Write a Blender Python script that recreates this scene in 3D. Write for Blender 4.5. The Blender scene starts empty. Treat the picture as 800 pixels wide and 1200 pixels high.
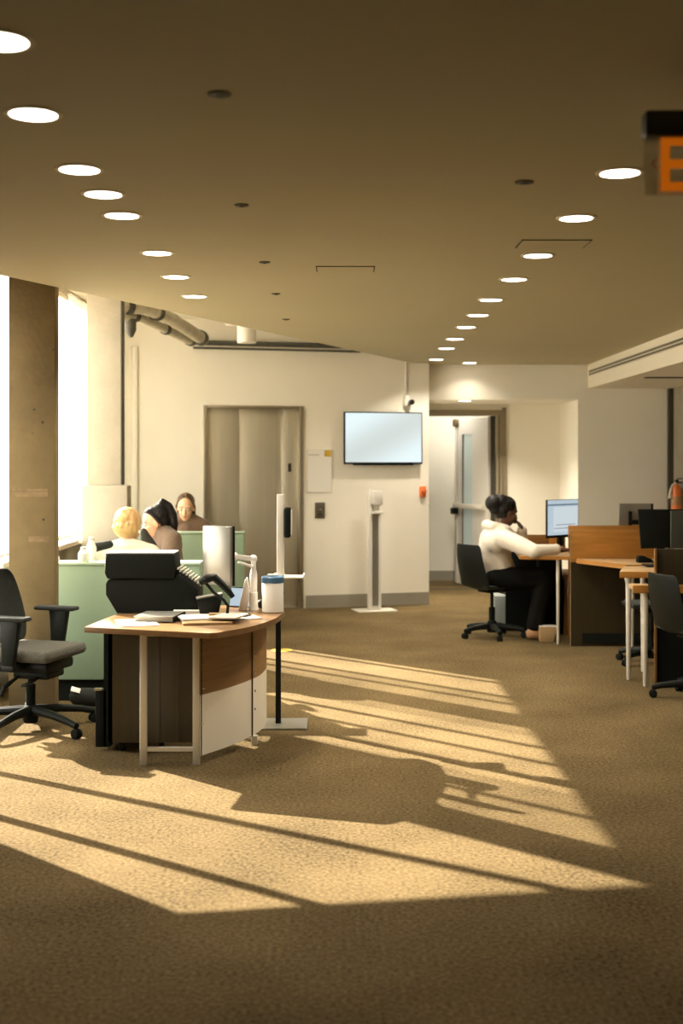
import bpy, bmesh, math, random
from mathutils import Vector, Matrix, Euler
random.seed(4)
C = bpy.context.scene.collection
PI = math.pi
F, HZ, CX, CH = 1500.0, 537.0, 400.0, 1.6   # focal length in pixels, horizon row, centre column, camera height

def at(px, py, Y):                     # a point of the place from its pixel and its distance
    return Vector(((px - CX) / F * Y, Y, CH - (py - HZ) / F * Y))

# ------------------------------------------------------------------ materials
MATS = {}
def mat(name, col, rough=0.6, metal=0.0, var=0.0, scale=8.0, bump=0.0, bscale=None, emit=None, es=0.0,
        stretch=None, spec=0.5, trans=0.0, sheen=0.0, col2=None, coat=0.0):
    m = bpy.data.materials.new(name); m.use_nodes = True
    nt = m.node_tree; N = nt.nodes; L = nt.links
    b = N['Principled BSDF']
    b.inputs['Base Color'].default_value = (*col, 1)
    b.inputs['Roughness'].default_value = rough
    b.inputs['Metallic'].default_value = metal
    b.inputs['Specular IOR Level'].default_value = spec
    if trans: b.inputs['Transmission Weight'].default_value = trans
    if sheen: b.inputs['Sheen Weight'].default_value = sheen
    if coat: b.inputs['Coat Weight'].default_value = coat
    if emit:
        b.inputs['Emission Color'].default_value = (*emit, 1); b.inputs['Emission Strength'].default_value = es
    if var or bump or col2:
        tc = N.new('ShaderNodeTexCoord'); mp = N.new('ShaderNodeMapping')
        L.new(tc.outputs['Object'], mp.inputs['Vector'])
        if stretch: mp.inputs['Scale'].default_value = stretch
        nz = N.new('ShaderNodeTexNoise'); nz.inputs['Scale'].default_value = scale
        nz.inputs['Detail'].default_value = 6; nz.inputs['Roughness'].default_value = 0.6
        L.new(mp.outputs['Vector'], nz.inputs['Vector'])
        if var or col2:
            r = N.new('ShaderNodeValToRGB')
            a = [max(0, c * (1 - var)) for c in col]
            d = list(col2) if col2 else [min(1, c * (1 + var)) for c in col]
            r.color_ramp.elements[0].position = 0.3; r.color_ramp.elements[1].position = 0.7
            r.color_ramp.elements[0].color = (*a, 1); r.color_ramp.elements[1].color = (*d, 1)
            L.new(nz.outputs['Fac'], r.inputs['Fac']); L.new(r.outputs['Color'], b.inputs['Base Color'])
        if bump:
            n2 = N.new('ShaderNodeTexNoise'); n2.inputs['Scale'].default_value = bscale or scale; n2.inputs['Detail'].default_value = 4
            L.new(mp.outputs['Vector'], n2.inputs['Vector'])
            bp = N.new('ShaderNodeBump'); bp.inputs['Strength'].default_value = bump; bp.inputs['Distance'].default_value = 0.01
            L.new(n2.outputs['Fac'], bp.inputs['Height']); L.new(bp.outputs['Normal'], b.inputs['Normal'])
    MATS[name] = m
    return m

WALL = mat('wall_paint', (0.84, 0.80, 0.69), 0.75, var=0.03, scale=1.2, bump=0.05, bscale=90)
ALC = mat('alcove_paint', (0.86, 0.82, 0.72), 0.75, var=0.02, scale=1.2)
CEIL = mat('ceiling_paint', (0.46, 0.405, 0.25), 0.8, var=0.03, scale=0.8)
SOFF = mat('soffit_paint', (0.78, 0.72, 0.58), 0.8, var=0.02, scale=1)
BASEM = mat('rubber_base', (0.30, 0.275, 0.215), 0.6, var=0.05, scale=4)
CONC = mat('concrete', (0.175, 0.125, 0.052), 0.85, var=0.18, scale=3.5, bump=0.25, bscale=30)
CONCL = mat('light_concrete', (0.46, 0.42, 0.33), 0.85, var=0.08, scale=5, bump=0.2, bscale=30)
CONCR = mat('grey_concrete', (0.30, 0.27, 0.20), 0.9, var=0.12, scale=5, bump=0.2, bscale=30)
STEEL = mat('brushed_steel', (0.72, 0.69, 0.60), 0.48, 1.0, var=0.05, scale=2.0, stretch=(20, 20, 0.3))
STEELF = mat('steel_frame', (0.50, 0.46, 0.38), 0.38, 1.0)
WMET = mat('pale_painted_metal', (0.68, 0.64, 0.55), 0.4, 0.1)
CHROME = mat('chrome', (0.75, 0.74, 0.70), 0.2, 1.0)
BLK = mat('black_plastic', (0.007, 0.009, 0.007), 0.45, spec=0.18)
BLKM = mat('black_matte', (0.008, 0.010, 0.008), 0.8, spec=0.15)
BLKF = mat('black_fabric', (0.022, 0.024, 0.020), 0.95, var=0.3, scale=60, sheen=0.08, spec=0.2)
GRYF = mat('grey_seat_fabric', (0.075, 0.070, 0.052), 0.95, var=0.35, scale=70, sheen=0.1, spec=0.2)
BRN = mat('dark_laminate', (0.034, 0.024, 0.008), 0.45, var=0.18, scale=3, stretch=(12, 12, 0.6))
WOOD = mat('walnut_laminate', (0.24, 0.125, 0.045), 0.42, var=0.22, scale=3, stretch=(0.8, 0.8, 10))
OAK = mat('orange_oak', (0.40, 0.175, 0.032), 0.42, var=0.20, scale=3, stretch=(1, 1, 9))
OAKT = mat('oak_top', (0.50, 0.33, 0.17), 0.38, var=0.10, scale=3, stretch=(1, 9, 1))
WTOP = mat('walnut_top', (0.20, 0.11, 0.045), 0.28, var=0.15, scale=3, stretch=(1, 9, 1))
OAKD = mat('oak_edge_dark', (0.20, 0.09, 0.02), 0.5, var=0.15, scale=4, stretch=(1, 1, 9))
WPAN = mat('white_panel', (0.86, 0.80, 0.68), 0.45, var=0.03, scale=3)
MINT = mat('mint_vinyl', (0.25, 0.35, 0.235), 0.55, var=0.05, scale=3)
MINTL = mat('mint_piping', (0.40, 0.52, 0.38), 0.5)
WPL = mat('white_plastic', (0.78, 0.75, 0.68), 0.35)
PAPER = mat('paper', (0.78, 0.75, 0.68), 0.8)
PAPERD = mat('grey_paper', (0.55, 0.50, 0.42), 0.8)  # greyish paper for heading, border, pages and booklet
INK = mat('ink', (0.10, 0.10, 0.09), 0.7)
BLUE = mat('blue_plastic', (0.06, 0.15, 0.27), 0.4)
SILV = mat('silver_plastic', (0.38, 0.37, 0.33), 0.32, 0.7)
RED = mat('red_paint', (0.62, 0.12, 0.03), 0.35)
ORG = mat('orange_red_plastic', (0.75, 0.20, 0.05), 0.4)
BRASS = mat('old_brass', (0.16, 0.11, 0.05), 0.5, 0.5)
PIPE = mat('pipe_jacket', (0.50, 0.46, 0.36), 0.7, var=0.15, scale=10)
PIPED = mat('dark_pipe', (0.07, 0.07, 0.055), 0.6, var=0.3, scale=20)
SEAM = mat('dark_seam', (0.05, 0.045, 0.03), 0.9)
YEL = mat('yellow_vinyl', (0.55, 0.36, 0.04), 0.5)
CARD = mat('cardboard', (0.40, 0.26, 0.12), 0.85)
DOORW = mat('door_paint', (0.70, 0.67, 0.62), 0.5)
DFRM = mat('door_frame_paint', (0.26, 0.215, 0.14), 0.5)
LENS = mat('dark_lens', (0.01, 0.01, 0.01), 0.1)
SKIN1 = mat('fair_skin', (0.72, 0.42, 0.26), 0.5, var=0.04, scale=10)
SKIN2 = mat('dark_skin', (0.11, 0.05, 0.028), 0.45, var=0.06, scale=10)
LIPS = mat('lips', (0.40, 0.13, 0.09), 0.45)
EYEW = mat('eye_white', (0.7, 0.68, 0.62), 0.25)
HBLOND = mat('blonde_hair', (0.66, 0.40, 0.17), 0.5, var=0.35, scale=20, stretch=(1, 1, 0.3), bump=0.5, bscale=60)
HBLACK = mat('black_hair', (0.008, 0.007, 0.006), 0.5, spec=0.25, var=0.3, scale=30, bump=0.7, bscale=50)
HBROWN = mat('brown_hair', (0.10, 0.055, 0.025), 0.45, var=0.3, scale=30, bump=0.5, bscale=50)
TAUPE = mat('taupe_sweater', (0.17, 0.115, 0.075), 0.9, var=0.12, scale=40, bump=0.3, bscale=200, sheen=0.2)
BROWNS = mat('brown_top', (0.15, 0.09, 0.055), 0.9, var=0.12, scale=40, sheen=0.2)
HOOD = mat('oatmeal_fleece', (0.70, 0.63, 0.52), 0.95, var=0.06, scale=14, bump=0.3, bscale=40, sheen=0.3)
CREAMT = mat('cream_top', (0.74, 0.66, 0.52), 0.9, var=0.06, scale=20)
TROU = mat('black_trousers', (0.006, 0.006, 0.005), 0.9, spec=0.1)
TAN = mat('tan_shoe', (0.36, 0.20, 0.09), 0.7)
LIT = mat('downlight_diffuser', (1, 1, 1), 0.5, emit=(1.0, 0.90, 0.74), es=9.0)
TVS = mat('tv_screen', (0.02, 0.02, 0.02), 0.15, emit=(0.70, 0.80, 0.82), es=1.15)

def screen_mat():
    m = bpy.data.materials.new('document_screen'); m.use_nodes = True
    b = m.node_tree.nodes['Principled BSDF']
    b.inputs['Base Color'].default_value = (0.02, 0.02, 0.02, 1); b.inputs['Roughness'].default_value = 0.2
    b.inputs['Emission Color'].default_value = (0.62, 0.76, 0.86, 1); b.inputs['Emission Strength'].default_value = 0.75
    return m
DOC = screen_mat()
DOC2 = mat('screen_page', (0.02, 0.02, 0.02), 0.2, emit=(0.62, 0.70, 0.74), es=0.95)
DOC3 = mat('screen_bar', (0.02, 0.02, 0.02), 0.2, emit=(0.22, 0.32, 0.38), es=0.6)

def tv_grad():                        # soft diagonal brightness of the picture shown on the television
    nt = TVS.node_tree; N = nt.nodes; L = nt.links; b = N['Principled BSDF']
    tc = N.new('ShaderNodeTexCoord'); mp = N.new('ShaderNodeMapping'); mp.inputs['Rotation'].default_value = (0, 0.5, 0)
    w = N.new('ShaderNodeTexWave'); w.bands_direction = 'Z'; w.inputs['Scale'].default_value = 0.45; w.inputs['Distortion'].default_value = 1.5; w.inputs['Detail'].default_value = 0
    L.new(tc.outputs['Object'], mp.inputs['Vector']); L.new(mp.outputs['Vector'], w.inputs['Vector'])
    r = N.new('ShaderNodeValToRGB'); r.color_ramp.elements[0].color = (0.56, 0.62, 0.60, 1); r.color_ramp.elements[1].color = (0.72, 0.84, 0.86, 1)
    L.new(w.outputs['Fac'], r.inputs['Fac']); L.new(r.outputs['Color'], b.inputs['Emission Color'])
tv_grad()

def carpet_mat():
    m = bpy.data.materials.new('carpet'); m.use_nodes = True
    nt = m.node_tree; N = nt.nodes; L = nt.links; b = N['Principled BSDF']
    b.inputs['Roughness'].default_value = 1.0; b.inputs['Specular IOR Level'].default_value = 0.1
    tc = N.new('ShaderNodeTexCoord')
    n1 = N.new('ShaderNodeTexNoise'); n1.inputs['Scale'].default_value = 170; n1.inputs['Detail'].default_value = 4; n1.inputs['Roughness'].default_value = 0.8
    n2 = N.new('ShaderNodeTexNoise'); n2.inputs['Scale'].default_value = 62; n2.inputs['Detail'].default_value = 4
    n3 = N.new('ShaderNodeTexNoise'); n3.inputs['Scale'].default_value = 1.6; n3.inputs['Detail'].default_value = 3
    for n in (n1, n2, n3): L.new(tc.outputs['Object'], n.inputs['Vector'])
    mx = N.new('ShaderNodeMath'); mx.operation = 'ADD'; L.new(n1.outputs['Fac'], mx.inputs[0]); L.new(n2.outputs['Fac'], mx.inputs[1])
    mx2 = N.new('ShaderNodeMath'); mx2.operation = 'MULTIPLY_ADD'; mx2.inputs[1].default_value = 0.45
    L.new(n3.outputs['Fac'], mx2.inputs[0]); L.new(mx.outputs[0], mx2.inputs[2])
    mr = N.new('ShaderNodeMapRange'); mr.inputs[1].default_value = 0.98; mr.inputs[2].default_value = 1.50
    L.new(mx2.outputs[0], mr.inputs[0])
    r = N.new('ShaderNodeValToRGB')
    r.color_ramp.elements[0].color = (0.046, 0.031, 0.010, 1); r.color_ramp.elements[1].color = (0.212, 0.150, 0.070, 1)
    L.new(mr.outputs[0], r.inputs['Fac']); L.new(r.outputs['Color'], b.inputs['Base Color'])
    bp = N.new('ShaderNodeBump'); bp.inputs['Strength'].default_value = 0.6; bp.inputs['Distance'].default_value = 0.006
    L.new(n1.outputs['Fac'], bp.inputs['Height']); L.new(bp.outputs['Normal'], b.inputs['Normal'])
    return m
CARPET = carpet_mat()

def mixmat(name, fac, col, kind):
    m = bpy.data.materials.new(name); m.use_nodes = True
    nt = m.node_tree; N = nt.nodes; L = nt.links; N.remove(N['Principled BSDF']); o = N['Material Output']
    t = N.new('ShaderNodeBsdfTransparent'); g = N.new(kind); g.inputs['Color'].default_value = (*col, 1)
    if kind == 'ShaderNodeBsdfGlossy': g.inputs['Roughness'].default_value = 0.05
    mx = N.new('ShaderNodeMixShader'); mx.inputs[0].default_value = fac
    L.new(t.outputs[0], mx.inputs[1]); L.new(g.outputs[0], mx.inputs[2]); L.new(mx.outputs[0], o.inputs['Surface'])
    return m
GLASS = mixmat('window_glass', 0.06, (1, 1, 1), 'ShaderNodeBsdfGlossy')
SHEER = mixmat('sheer_fabric', 0.2, (0.85, 0.78, 0.66), 'ShaderNodeBsdfTranslucent')
SIGNG = mixmat('sign_glass', 0.30, (0.8, 0.85, 0.8), 'ShaderNodeBsdfGlossy')
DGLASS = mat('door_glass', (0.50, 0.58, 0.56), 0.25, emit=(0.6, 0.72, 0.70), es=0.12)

# ------------------------------------------------------------------ geometry helpers
class MB:
    def __init__(s): s.bm = bmesh.new()
    def add(s, verts, faces, M=None):
        vs = [s.bm.verts.new((M @ Vector(v)) if M else Vector(v)) for v in verts]
        for f in faces:
            try: s.bm.faces.new([vs[i] for i in f])
            except ValueError: pass
        return s
    def box(s, x0, x1, y0, y1, z0, z1, bev=0.0, M=None, seg=2):
        t = bmesh.new(); bmesh.ops.create_cube(t, size=1)
        for v in t.verts: v.co = Vector(((x0+x1)/2 + v.co.x*(x1-x0), (y0+y1)/2 + v.co.y*(y1-y0), (z0+z1)/2 + v.co.z*(z1-z0)))
        if bev: bmesh.ops.bevel(t, geom=list(t.edges), offset=min(bev, 0.49*min(abs(x1-x0), abs(y1-y0), abs(z1-z0))), segments=seg, affect='EDGES', profile=0.5)
        return s.merge(t, M)
    def merge(s, t, M=None):
        t.verts.index_update()
        s.add([v.co.copy() for v in t.verts], [[v.index for v in f.verts] for f in t.faces], M); t.free(); return s
    def prism(s, pts, z0, z1, M=None, bev=0.0):        # polygon in xy, extruded along z
        t = bmesh.new(); lo = [t.verts.new((p[0], p[1], z0)) for p in pts]; hi = [t.verts.new((p[0], p[1], z1)) for p in pts]
        n = len(pts); t.faces.new(lo[::-1]); t.faces.new(hi)
        for i in range(n): t.faces.new([lo[i], lo[(i+1) % n], hi[(i+1) % n], hi[i]])
        if bev: bmesh.ops.bevel(t, geom=list(t.edges), offset=bev, segments=2, affect='EDGES', profile=0.5)
        bmesh.ops.recalc_face_normals(t, faces=list(t.faces))
        return s.merge(t, M)
    def lathe(s, prof, n=24, M=None):                  # (radius, z) profile round z
        vs, fs = [], []
        for r, z in prof:
            for k in range(n): vs.append((r*math.cos(2*PI*k/n), r*math.sin(2*PI*k/n), z))
        for i in range(len(prof)-1):
            for k in range(n):
                a = i*n+k; b = i*n+(k+1) % n; fs.append([a, b, b+n, a+n])
        fs.append(list(range(n))[::-1]); fs.append([(len(prof)-1)*n+k for k in range(n)])
        return s.add(vs, fs, M)
    def capsule(s, p0, r0, p1, r1, n=14, m=5):
        p0, p1 = Vector(p0), Vector(p1); d = p1-p0; Lh = d.length
        q = d.to_track_quat('Z', 'Y').to_matrix().to_4x4() if Lh > 1e-6 else Matrix.Identity(4)
        prof = [(max(1e-4, r0*math.cos(a)), r0*math.sin(a)) for a in [-PI/2+PI/2*i/m for i in range(m+1)]]
        prof += [(max(1e-4, r1*math.cos(a)), Lh+r1*math.sin(a)) for a in [PI/2*i/m for i in range(m+1)]]
        return s.lathe(prof, n, Matrix.Translation(p0) @ q)
    def chain(s, pts, n=14):
        for a, b in zip(pts, pts[1:]): s.capsule(a[0], a[1], b[0], b[1], n)
        return s
    def ell(s, c, r, R=None, n=18):
        t = bmesh.new(); bmesh.ops.create_uvsphere(t, u_segments=n, v_segments=n//2+2, radius=1)
        M = Matrix.Translation(Vector(c)) @ (R.to_matrix().to_4x4() if R else Matrix.Identity(4)) @ Matrix.Diagonal((*r, 1))
        return s.merge(t, M)
    def tube(s, pts, r, n=10):                         # round tube along a path
        P = [Vector(p) for p in pts]; vs, fs = [], []; m = len(P)
        rr = r if isinstance(r, (list, tuple)) else [r]*m
        up = None
        for i, p in enumerate(P):
            d = (P[min(i+1, m-1)]-P[max(i-1, 0)]).normalized()
            if up is None: up = Vector((0, 0, 1)) if abs(d.z) < 0.9 else Vector((1, 0, 0))
            a = d.cross(up).normalized(); b = a.cross(d).normalized(); up = b
            for k in range(n): vs.append(p+rr[i]*(math.cos(2*PI*k/n)*a+math.sin(2*PI*k/n)*b))
        for i in range(m-1):
            for k in range(n):
                x = i*n+k; y = i*n+(k+1) % n; fs.append([x, y, y+n, x+n])
        fs.append(list(range(n))[::-1]); fs.append([(m-1)*n+k for k in range(n)])
        return s.add(vs, fs)
    def bar(s, p0, p1, w, h=None, bev=0.002):          # square bar between two points
        p0, p1 = Vector(p0), Vector(p1); d = p1-p0; h = h or w
        up = Vector((0, 0, 1)) if abs(d.normalized().z) < 0.95 else Vector((1, 0, 0))
        z = d.normalized(); x = up.cross(z).normalized(); y = z.cross(x)
        M = Matrix(((x.x, y.x, z.x, p0.x), (x.y, y.y, z.y, p0.y), (x.z, y.z, z.z, p0.z), (0, 0, 0, 1)))
        return s.box(-w/2, w/2, -h/2, h/2, 0, d.length, bev, M)
    def sheet(s, grid, th, axis=Vector((0, 0, 1))):    # grid of points thickened along axis
        R, Q = len(grid), len(grid[0]); vs = [Vector(p) for row in grid for p in row]
        vs += [v-axis*th for v in vs]; o = R*Q; fs = []
        for i in range(R-1):
            for j in range(Q-1):
                a = i*Q+j; fs.append([a, a+1, a+Q+1, a+Q]); fs.append([o+a, o+a+Q, o+a+Q+1, o+a+1])
        for i in range(R-1):
            a = i*Q; fs.append([a, a+Q, o+a+Q, o+a]); a = i*Q+Q-1; fs.append([a, o+a, o+a+Q, a+Q])
        for j in range(Q-1):
            a = j; fs.append([a, o+a, o+a+1, a+1]); a = (R-1)*Q+j; fs.append([a, a+1, o+a+1, o+a])
        return s.add(vs, fs)
    def build(s, name, m, parent=None, smooth=None, mods=None):
        bmesh.ops.recalc_face_normals(s.bm, faces=list(s.bm.faces))
        me = bpy.data.meshes.new(name); s.bm.to_mesh(me); s.bm.free()
        me.materials.append(m)
        ang = math.radians(35 if smooth is None else smooth)
        me.polygons.foreach_set('use_smooth', [True]*len(me.polygons))
        bm2 = bmesh.new(); bm2.from_mesh(me)
        for e in bm2.edges:
            e.smooth = not (len(e.link_faces) != 2 or e.calc_face_angle(0) > ang)
        bm2.to_mesh(me); bm2.free()
        o = bpy.data.objects.new(name, me); C.objects.link(o)
        if parent: o.parent = parent
        return o

def tag(o, label, cat, group=None, kind=None):
    o['label'] = label; o['category'] = cat
    if group: o['group'] = group
    if kind: o['kind'] = kind
    return o
def empty(name, loc=(0, 0, 0), rz=0.0, label=None, cat=None, group=None):
    o = bpy.data.objects.new(name, None); C.objects.link(o); o.location = loc; o.rotation_euler = (0, 0, rz); o.empty_display_size = 0.1
    if label: tag(o, label, cat, group)
    return o
def copy_tree(o, parent=None):
    c = o.copy(); C.objects.link(c); c.parent = parent
    for ch in list(o.children): copy_tree(ch, c)
    return c
def struct(o, **k):
    o['kind'] = 'structure'
    for a, b in k.items(): o[a] = b
    return o
def remesh(o, vox, it=4, fac=0.5):
    m = o.modifiers.new('r', 'REMESH'); m.mode = 'VOXEL'; m.voxel_size = vox; m.use_smooth_shade = True
    s = o.modifiers.new('s', 'SMOOTH'); s.iterations = it; s.factor = fac
    return o
def text_mesh(txt, size, depth, m, parent, M, name='lettering'):
    cu = bpy.data.curves.new('t', 'FONT'); cu.body = txt; cu.size = size; cu.extrude = depth; cu.offset = size*0.02
    t = bpy.data.objects.new('t', cu); C.objects.link(t)
    me = bpy.data.meshes.new_from_object(t.evaluated_get(bpy.context.evaluated_depsgraph_get()))
    bpy.data.objects.remove(t); me.transform(M); me.materials.clear(); me.materials.append(m)
    o = bpy.data.objects.new(name, me); C.objects.link(o); o.parent = parent
    return o

# ------------------------------------------------------------------ the room
XW = -2.35          # window wall
ZC, ZU = 2.64, 3.05 # lowered and upper ceiling
YB = 14.2           # far wall right of the corner
XR = 3.66
Y0 = -3.0
struct(MB().box(-6, 6, Y0-0.2, 18.5, -0.2, 0).build('floor', CARPET))

# window wall: sills, head, unseen slanting edge shaped to trim the sun patch
w = MB(); T = 0.06
def yz(pts): # prism in the window wall plane
    M = Matrix(((0, 0, 1, 0), (1, 0, 0, 0), (0, 1, 0, 0), (0, 0, 0, 1)))
    w.prism(pts, XW-T, XW, M)
yz([(Y0, 0), (6.2, 0), (6.2, ZU), (Y0, ZU)])
yz([(6.2, 1.49), (8.25, 3.0), (8.25, ZU), (6.2, ZU)])
yz([(8.25, 3.0), (12.7, 3.0), (12.7, ZU), (8.25, ZU)])
yz([(6.2, 0), (8.25, 0), (8.25, 0.34), (6.2, 0.34)])
yz([(8.25, 0), (12.7, 0), (12.7, 0.92), (8.25, 0.92)])
yz([(12.7, 0), (13.12, 0), (13.12, ZU), (12.7, ZU)])
struct(w.build('wall_left', CONCL))

struct(MB().box(XW-T, XR+0.2, Y0-0.15, Y0, 0, ZU).build('wall_near', mat('near_wall_dark', (0.05, 0.045, 0.035), 0.8)))  # unseen wall behind the camera, made dark to cut bounce light
struct(MB().box(XR, XR+0.15, Y0, YB+0.1, 0, ZU).build('wall_right', CONCR))

# lift wall, turned about 15 degrees
O = Vector((-2.41, 13.10)); U = Vector((0.9637, 0.267)); WA = math.atan2(0.267, 0.9637)
MW = Matrix.Translation((O.x, O.y, 0)) @ Matrix.Rotation(WA, 4, 'Z')     # local x along the wall, -y into the room
def W(px, py):
    k = (px-CX)/F; s = (k*O.y-O.x)/(U.x-U.y*k); Y = O.y+s*U.y
    return s, CH-(py-HZ)/F*Y
sEND = W(502.5, 600)[0]
sl0, zt = W(238, 475); sl1, _ = W(355, 475); zt = 2.155
w = MB()
w.box(0, sl0, 0, 0.2, 0, ZU, M=MW); w.box(sl1, sEND, 0, 0.2, 0, ZU, M=MW); w.box(sl0, sl1, 0, 0.2, zt, ZU, M=MW)
w.box(sl0, sl1, 0.14, 0.2, 0, zt, M=MW)
# return of the wall into the doorway alcove
E = MW @ Vector((sEND, 0, 0))
w.box(E.x-0.12, E.x, E.y+0.05, 15.42, 0, ZU)
struct(w.build('wall_back', WALL))
# bulkhead over the alcove and wall right of it
XA = (677-CX)/F*YB
struct(MB().box(E.x-0.1, XA+0.001, YB, YB+0.12, 2.25, ZU).box(XA, XR+0.15, YB, YB+0.12, 0, ZU).build('wall_far', WALL))
w = MB()
DX0, DX1, DZ = 0.95, 1.93, 2.16
w.box(XA, XA+0.1, YB+0.12, 15.42, 0, 2.4)
w.box(DX1, XA+0.1, 15.42, 15.54, 0, 2.4); w.box(E.x-0.12, DX1, 15.42, 15.54, DZ, 2.4)
struct(w.build('wall_alcove', ALC))
struct(MB().box(E.x-0.1, XA+0.1, YB+0.12, 15.6, 2.25, 2.33).build('ceiling_alcove', ALC))
w = MB(); w.box(-0.3, 3.0, 16.75, 16.85, 0, 2.6); w.box(2.3, 2.4, 15.54, 16.75, 0, 2.6); w.box(-0.3, -0.2, 15.42, 16.75, 0, 2.6)
w.box(-0.3, E.x-0.12, 15.42, 15.54, 0, 2.6)
struct(w.build('wall_corridor', ALC))
struct(MB().box(-0.3, 3.0, 15.54, 16.85, 2.45, 2.5).build('ceiling_corridor', ALC))
# lowered ceiling with its skew edge, upper ceiling beyond it
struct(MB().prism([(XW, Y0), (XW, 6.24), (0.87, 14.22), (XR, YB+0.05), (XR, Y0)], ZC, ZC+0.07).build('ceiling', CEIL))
struct(MB().box(XW-T, XR+0.15, Y0-0.1, 14.6, ZU, ZU+0.1).build('ceiling_upper', WALL))
# boxed-in bulkhead along the right with a linear grille
s_ = struct(MB().box(2.735, XR, Y0, YB, 2.375, ZC-0.001, 0).build('trim_1', SOFF))
g = empty('linear_grille', (2.735, 0, 2.54), label='long dark linear air grille set in the boxed ceiling edge at right', cat='vent')
MB().box(-0.006, 0.0, 2.0, YB-0.06, -0.035, 0.035).build('slot', mat('grille_dark', (0.14, 0.13, 0.09), 0.7), g)
b = MB()
for i in range(3): b.box(-0.012, -0.002, 2.0, YB-0.05, -0.038+0.032*i, -0.030+0.032*i)
b.build('louvre_frame', SOFF, g)
b = MB().box(2.9, 3.5, 12.2, 12.28, 2.366, 2.376)
tag(b.build('slot_diffuser', SEAM), 'dark slot diffuser under the boxed ceiling edge at far right', 'vent')
# baseboards and trims
b = MB().box(sl1+0.03, sEND, -0.012, -0.001, 0, 0.135, M=MW); b.box(0, sl0-0.03, -0.012, -0.001, 0, 0.135, M=MW)
b.box(sl1+0.03, sEND, -0.016, -0.001, 0, 0.02, M=MW)
struct(b.build('baseboard_back', BASEM))
struct(MB().box(XA+0.02, XR, YB-0.012, YB-0.001, 0, 0.13).build('baseboard_far', BASEM))
struct(MB().box(-0.2, 2.3, 16.735, 16.749, 0, 0.13).build('baseboard_corridor', BASEM))
struct(MB().box(DX1+0.08, XA-0.001, 15.405, 15.419, 0, 0.13).build('baseboard_alcove', BASEM))
struct(MB().box(XR-0.05, XR-0.001, 14.11, 14.19, 0, 2.37).build('trim_2', SEAM))
s0 = W(157, 500)[0]
struct(MB().box(s0-0.03, s0+0.03, -0.05, -0.001, 0, 2.75, 0.01, M=MW).build('trim_3', WALL))

# ---- windows
def bars(name, segs, th, d=0.05, m=WMET, parent=None):
    b = MB()
    for (y0, z0, y1, z1) in segs: b.bar((XW-0.03, y0, z0), (XW-0.03, y1, z1), th, d)
    return b.build(name, m, parent)
wn = struct(empty('window_1'))
bars('mullion', [(7.06, 0.36, 7.86, 2.74)], 0.055, parent=wn)
bars('mullion', [(6.45, 0.36, 6.80, 1.95)], 0.050, parent=wn)
bars('window_frame', [(6.21, 0.34, 6.21, 1.5), (6.2, 0.35, 8.25, 0.35), (8.26, 0.34, 8.26, 2.98)], 0.045, parent=wn)
MB().box(XW-0.032, XW-0.026, 6.2, 8.24, 0.34, 3.0).build('glass', GLASS, wn)
wn = struct(empty('window_2'))
for y in (9.07, 9.66, 10.06, 10.45, 11.7, 11.95, 12.5): bars('mullion', [(y, 0.92, y, 3.0)], 0.032, parent=wn)
bars('window_frame', [(8.3, 0.93, 12.68, 0.93), (8.3, 2.985, 12.68, 2.985), (12.67, 0.92, 12.67, 3.0)], 0.035, parent=wn)
MB().box(XW-0.032, XW-0.026, 8.3, 12.68, 0.93, 3.0).build('glass', GLASS, wn)
MB().box(XW, XW+0.16, 8.3, 13.0, 0.88, 0.92, 0.006).build('window_sill', WALL, wn)

def curtain(y0, y1, x, z0, z1, amp, waves, name, label):
    b = MB(); grid = []
    n = 80
    for k in range(7):
        z = z1+(z0-z1)*k/6; row = []
        for j in range(n+1):
            t = j/n; row.append((x+amp*(0.6+0.4*k/6)*math.sin(t*waves*2*PI)+0.3*amp*math.sin(t*waves*5.3), y0+(y1-y0)*t, z))
        grid.append(row)
    b.sheet(grid, 0.002, Vector((1, 0, 0)))
    o = b.build(name, SHEER, smooth=80); tag(o, label, 'curtain', 'sheer window curtains'); return o
curtain(10.60, 11.9, XW+0.09, 0.96, 2.97, 0.03, 9, 'sheer_curtain', 'sheer white curtain hanging at the window between the two columns')
curtain(8.45, 9.35, XW+0.09, 0.96, 2.97, 0.03, 7, 'sheer_curtain', 'sheer white curtain at the left picture edge behind the office chair')

# ---- columns
c = empty('concrete_column', (-1.925, 8.02, 0), label='tall brown bare concrete column beside the left office chair', cat='column')
MB().box(-0.145, 0.145, -0.06, 0.045, 0, ZU, 0.006).build('shaft', CONC, c)
b = MB()
for (px, py, r) in ((40, 480, .007), (50, 495, .009), (38, 508, .004), (51, 609, .008), (62, 410, .006)):
    p = at(px, py, 7.96); b.lathe([(r, 0), (r, 0.004)], 12, Matrix.Translation((p.x+1.925, -0.0585, p.z)) @ Matrix.Rotation(PI/2, 4, 'X'))
b.build('tie_hole', SEAM, c)
b = MB()
for z in (1.39, 2.505): b.box(-0.143, 0.143, -0.0612, -0.059, z, z+0.005)
b.build('joint_line', mat('joint', (0.16, 0.11, 0.06), 0.9), c)
b = MB()
for (a0, a1, z0, z1) in ((-0.12, 0.10, 1.36, 1.41), (-0.02, 0.11, 1.08, 1.115)): b.box(a0, a1, -0.0611, -0.059, z0, z1)
b.build('patch', mat('concrete_patch', (0.22, 0.15, 0.075), 0.9, var=0.3, scale=25), c)
c = empty('pale_column', (-1.985, 10.78, 0), label='pale painted concrete column with wider boxed foot near the lift wall', cat='column')
MB().box(-0.145, 0.145, -0.07, 0.07, 1.375, ZU, 0.006).build('shaft', CONCL, c)
MB().box(-0.185, 0.20, -0.10, 0.09, 0, 1.375, 0.012).build('boxed_foot', CONCL, c)
MB().box(0.139, 0.1465, -0.073, 0.073, 1.38, ZU).build('corner_bead', PIPED, c)

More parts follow.
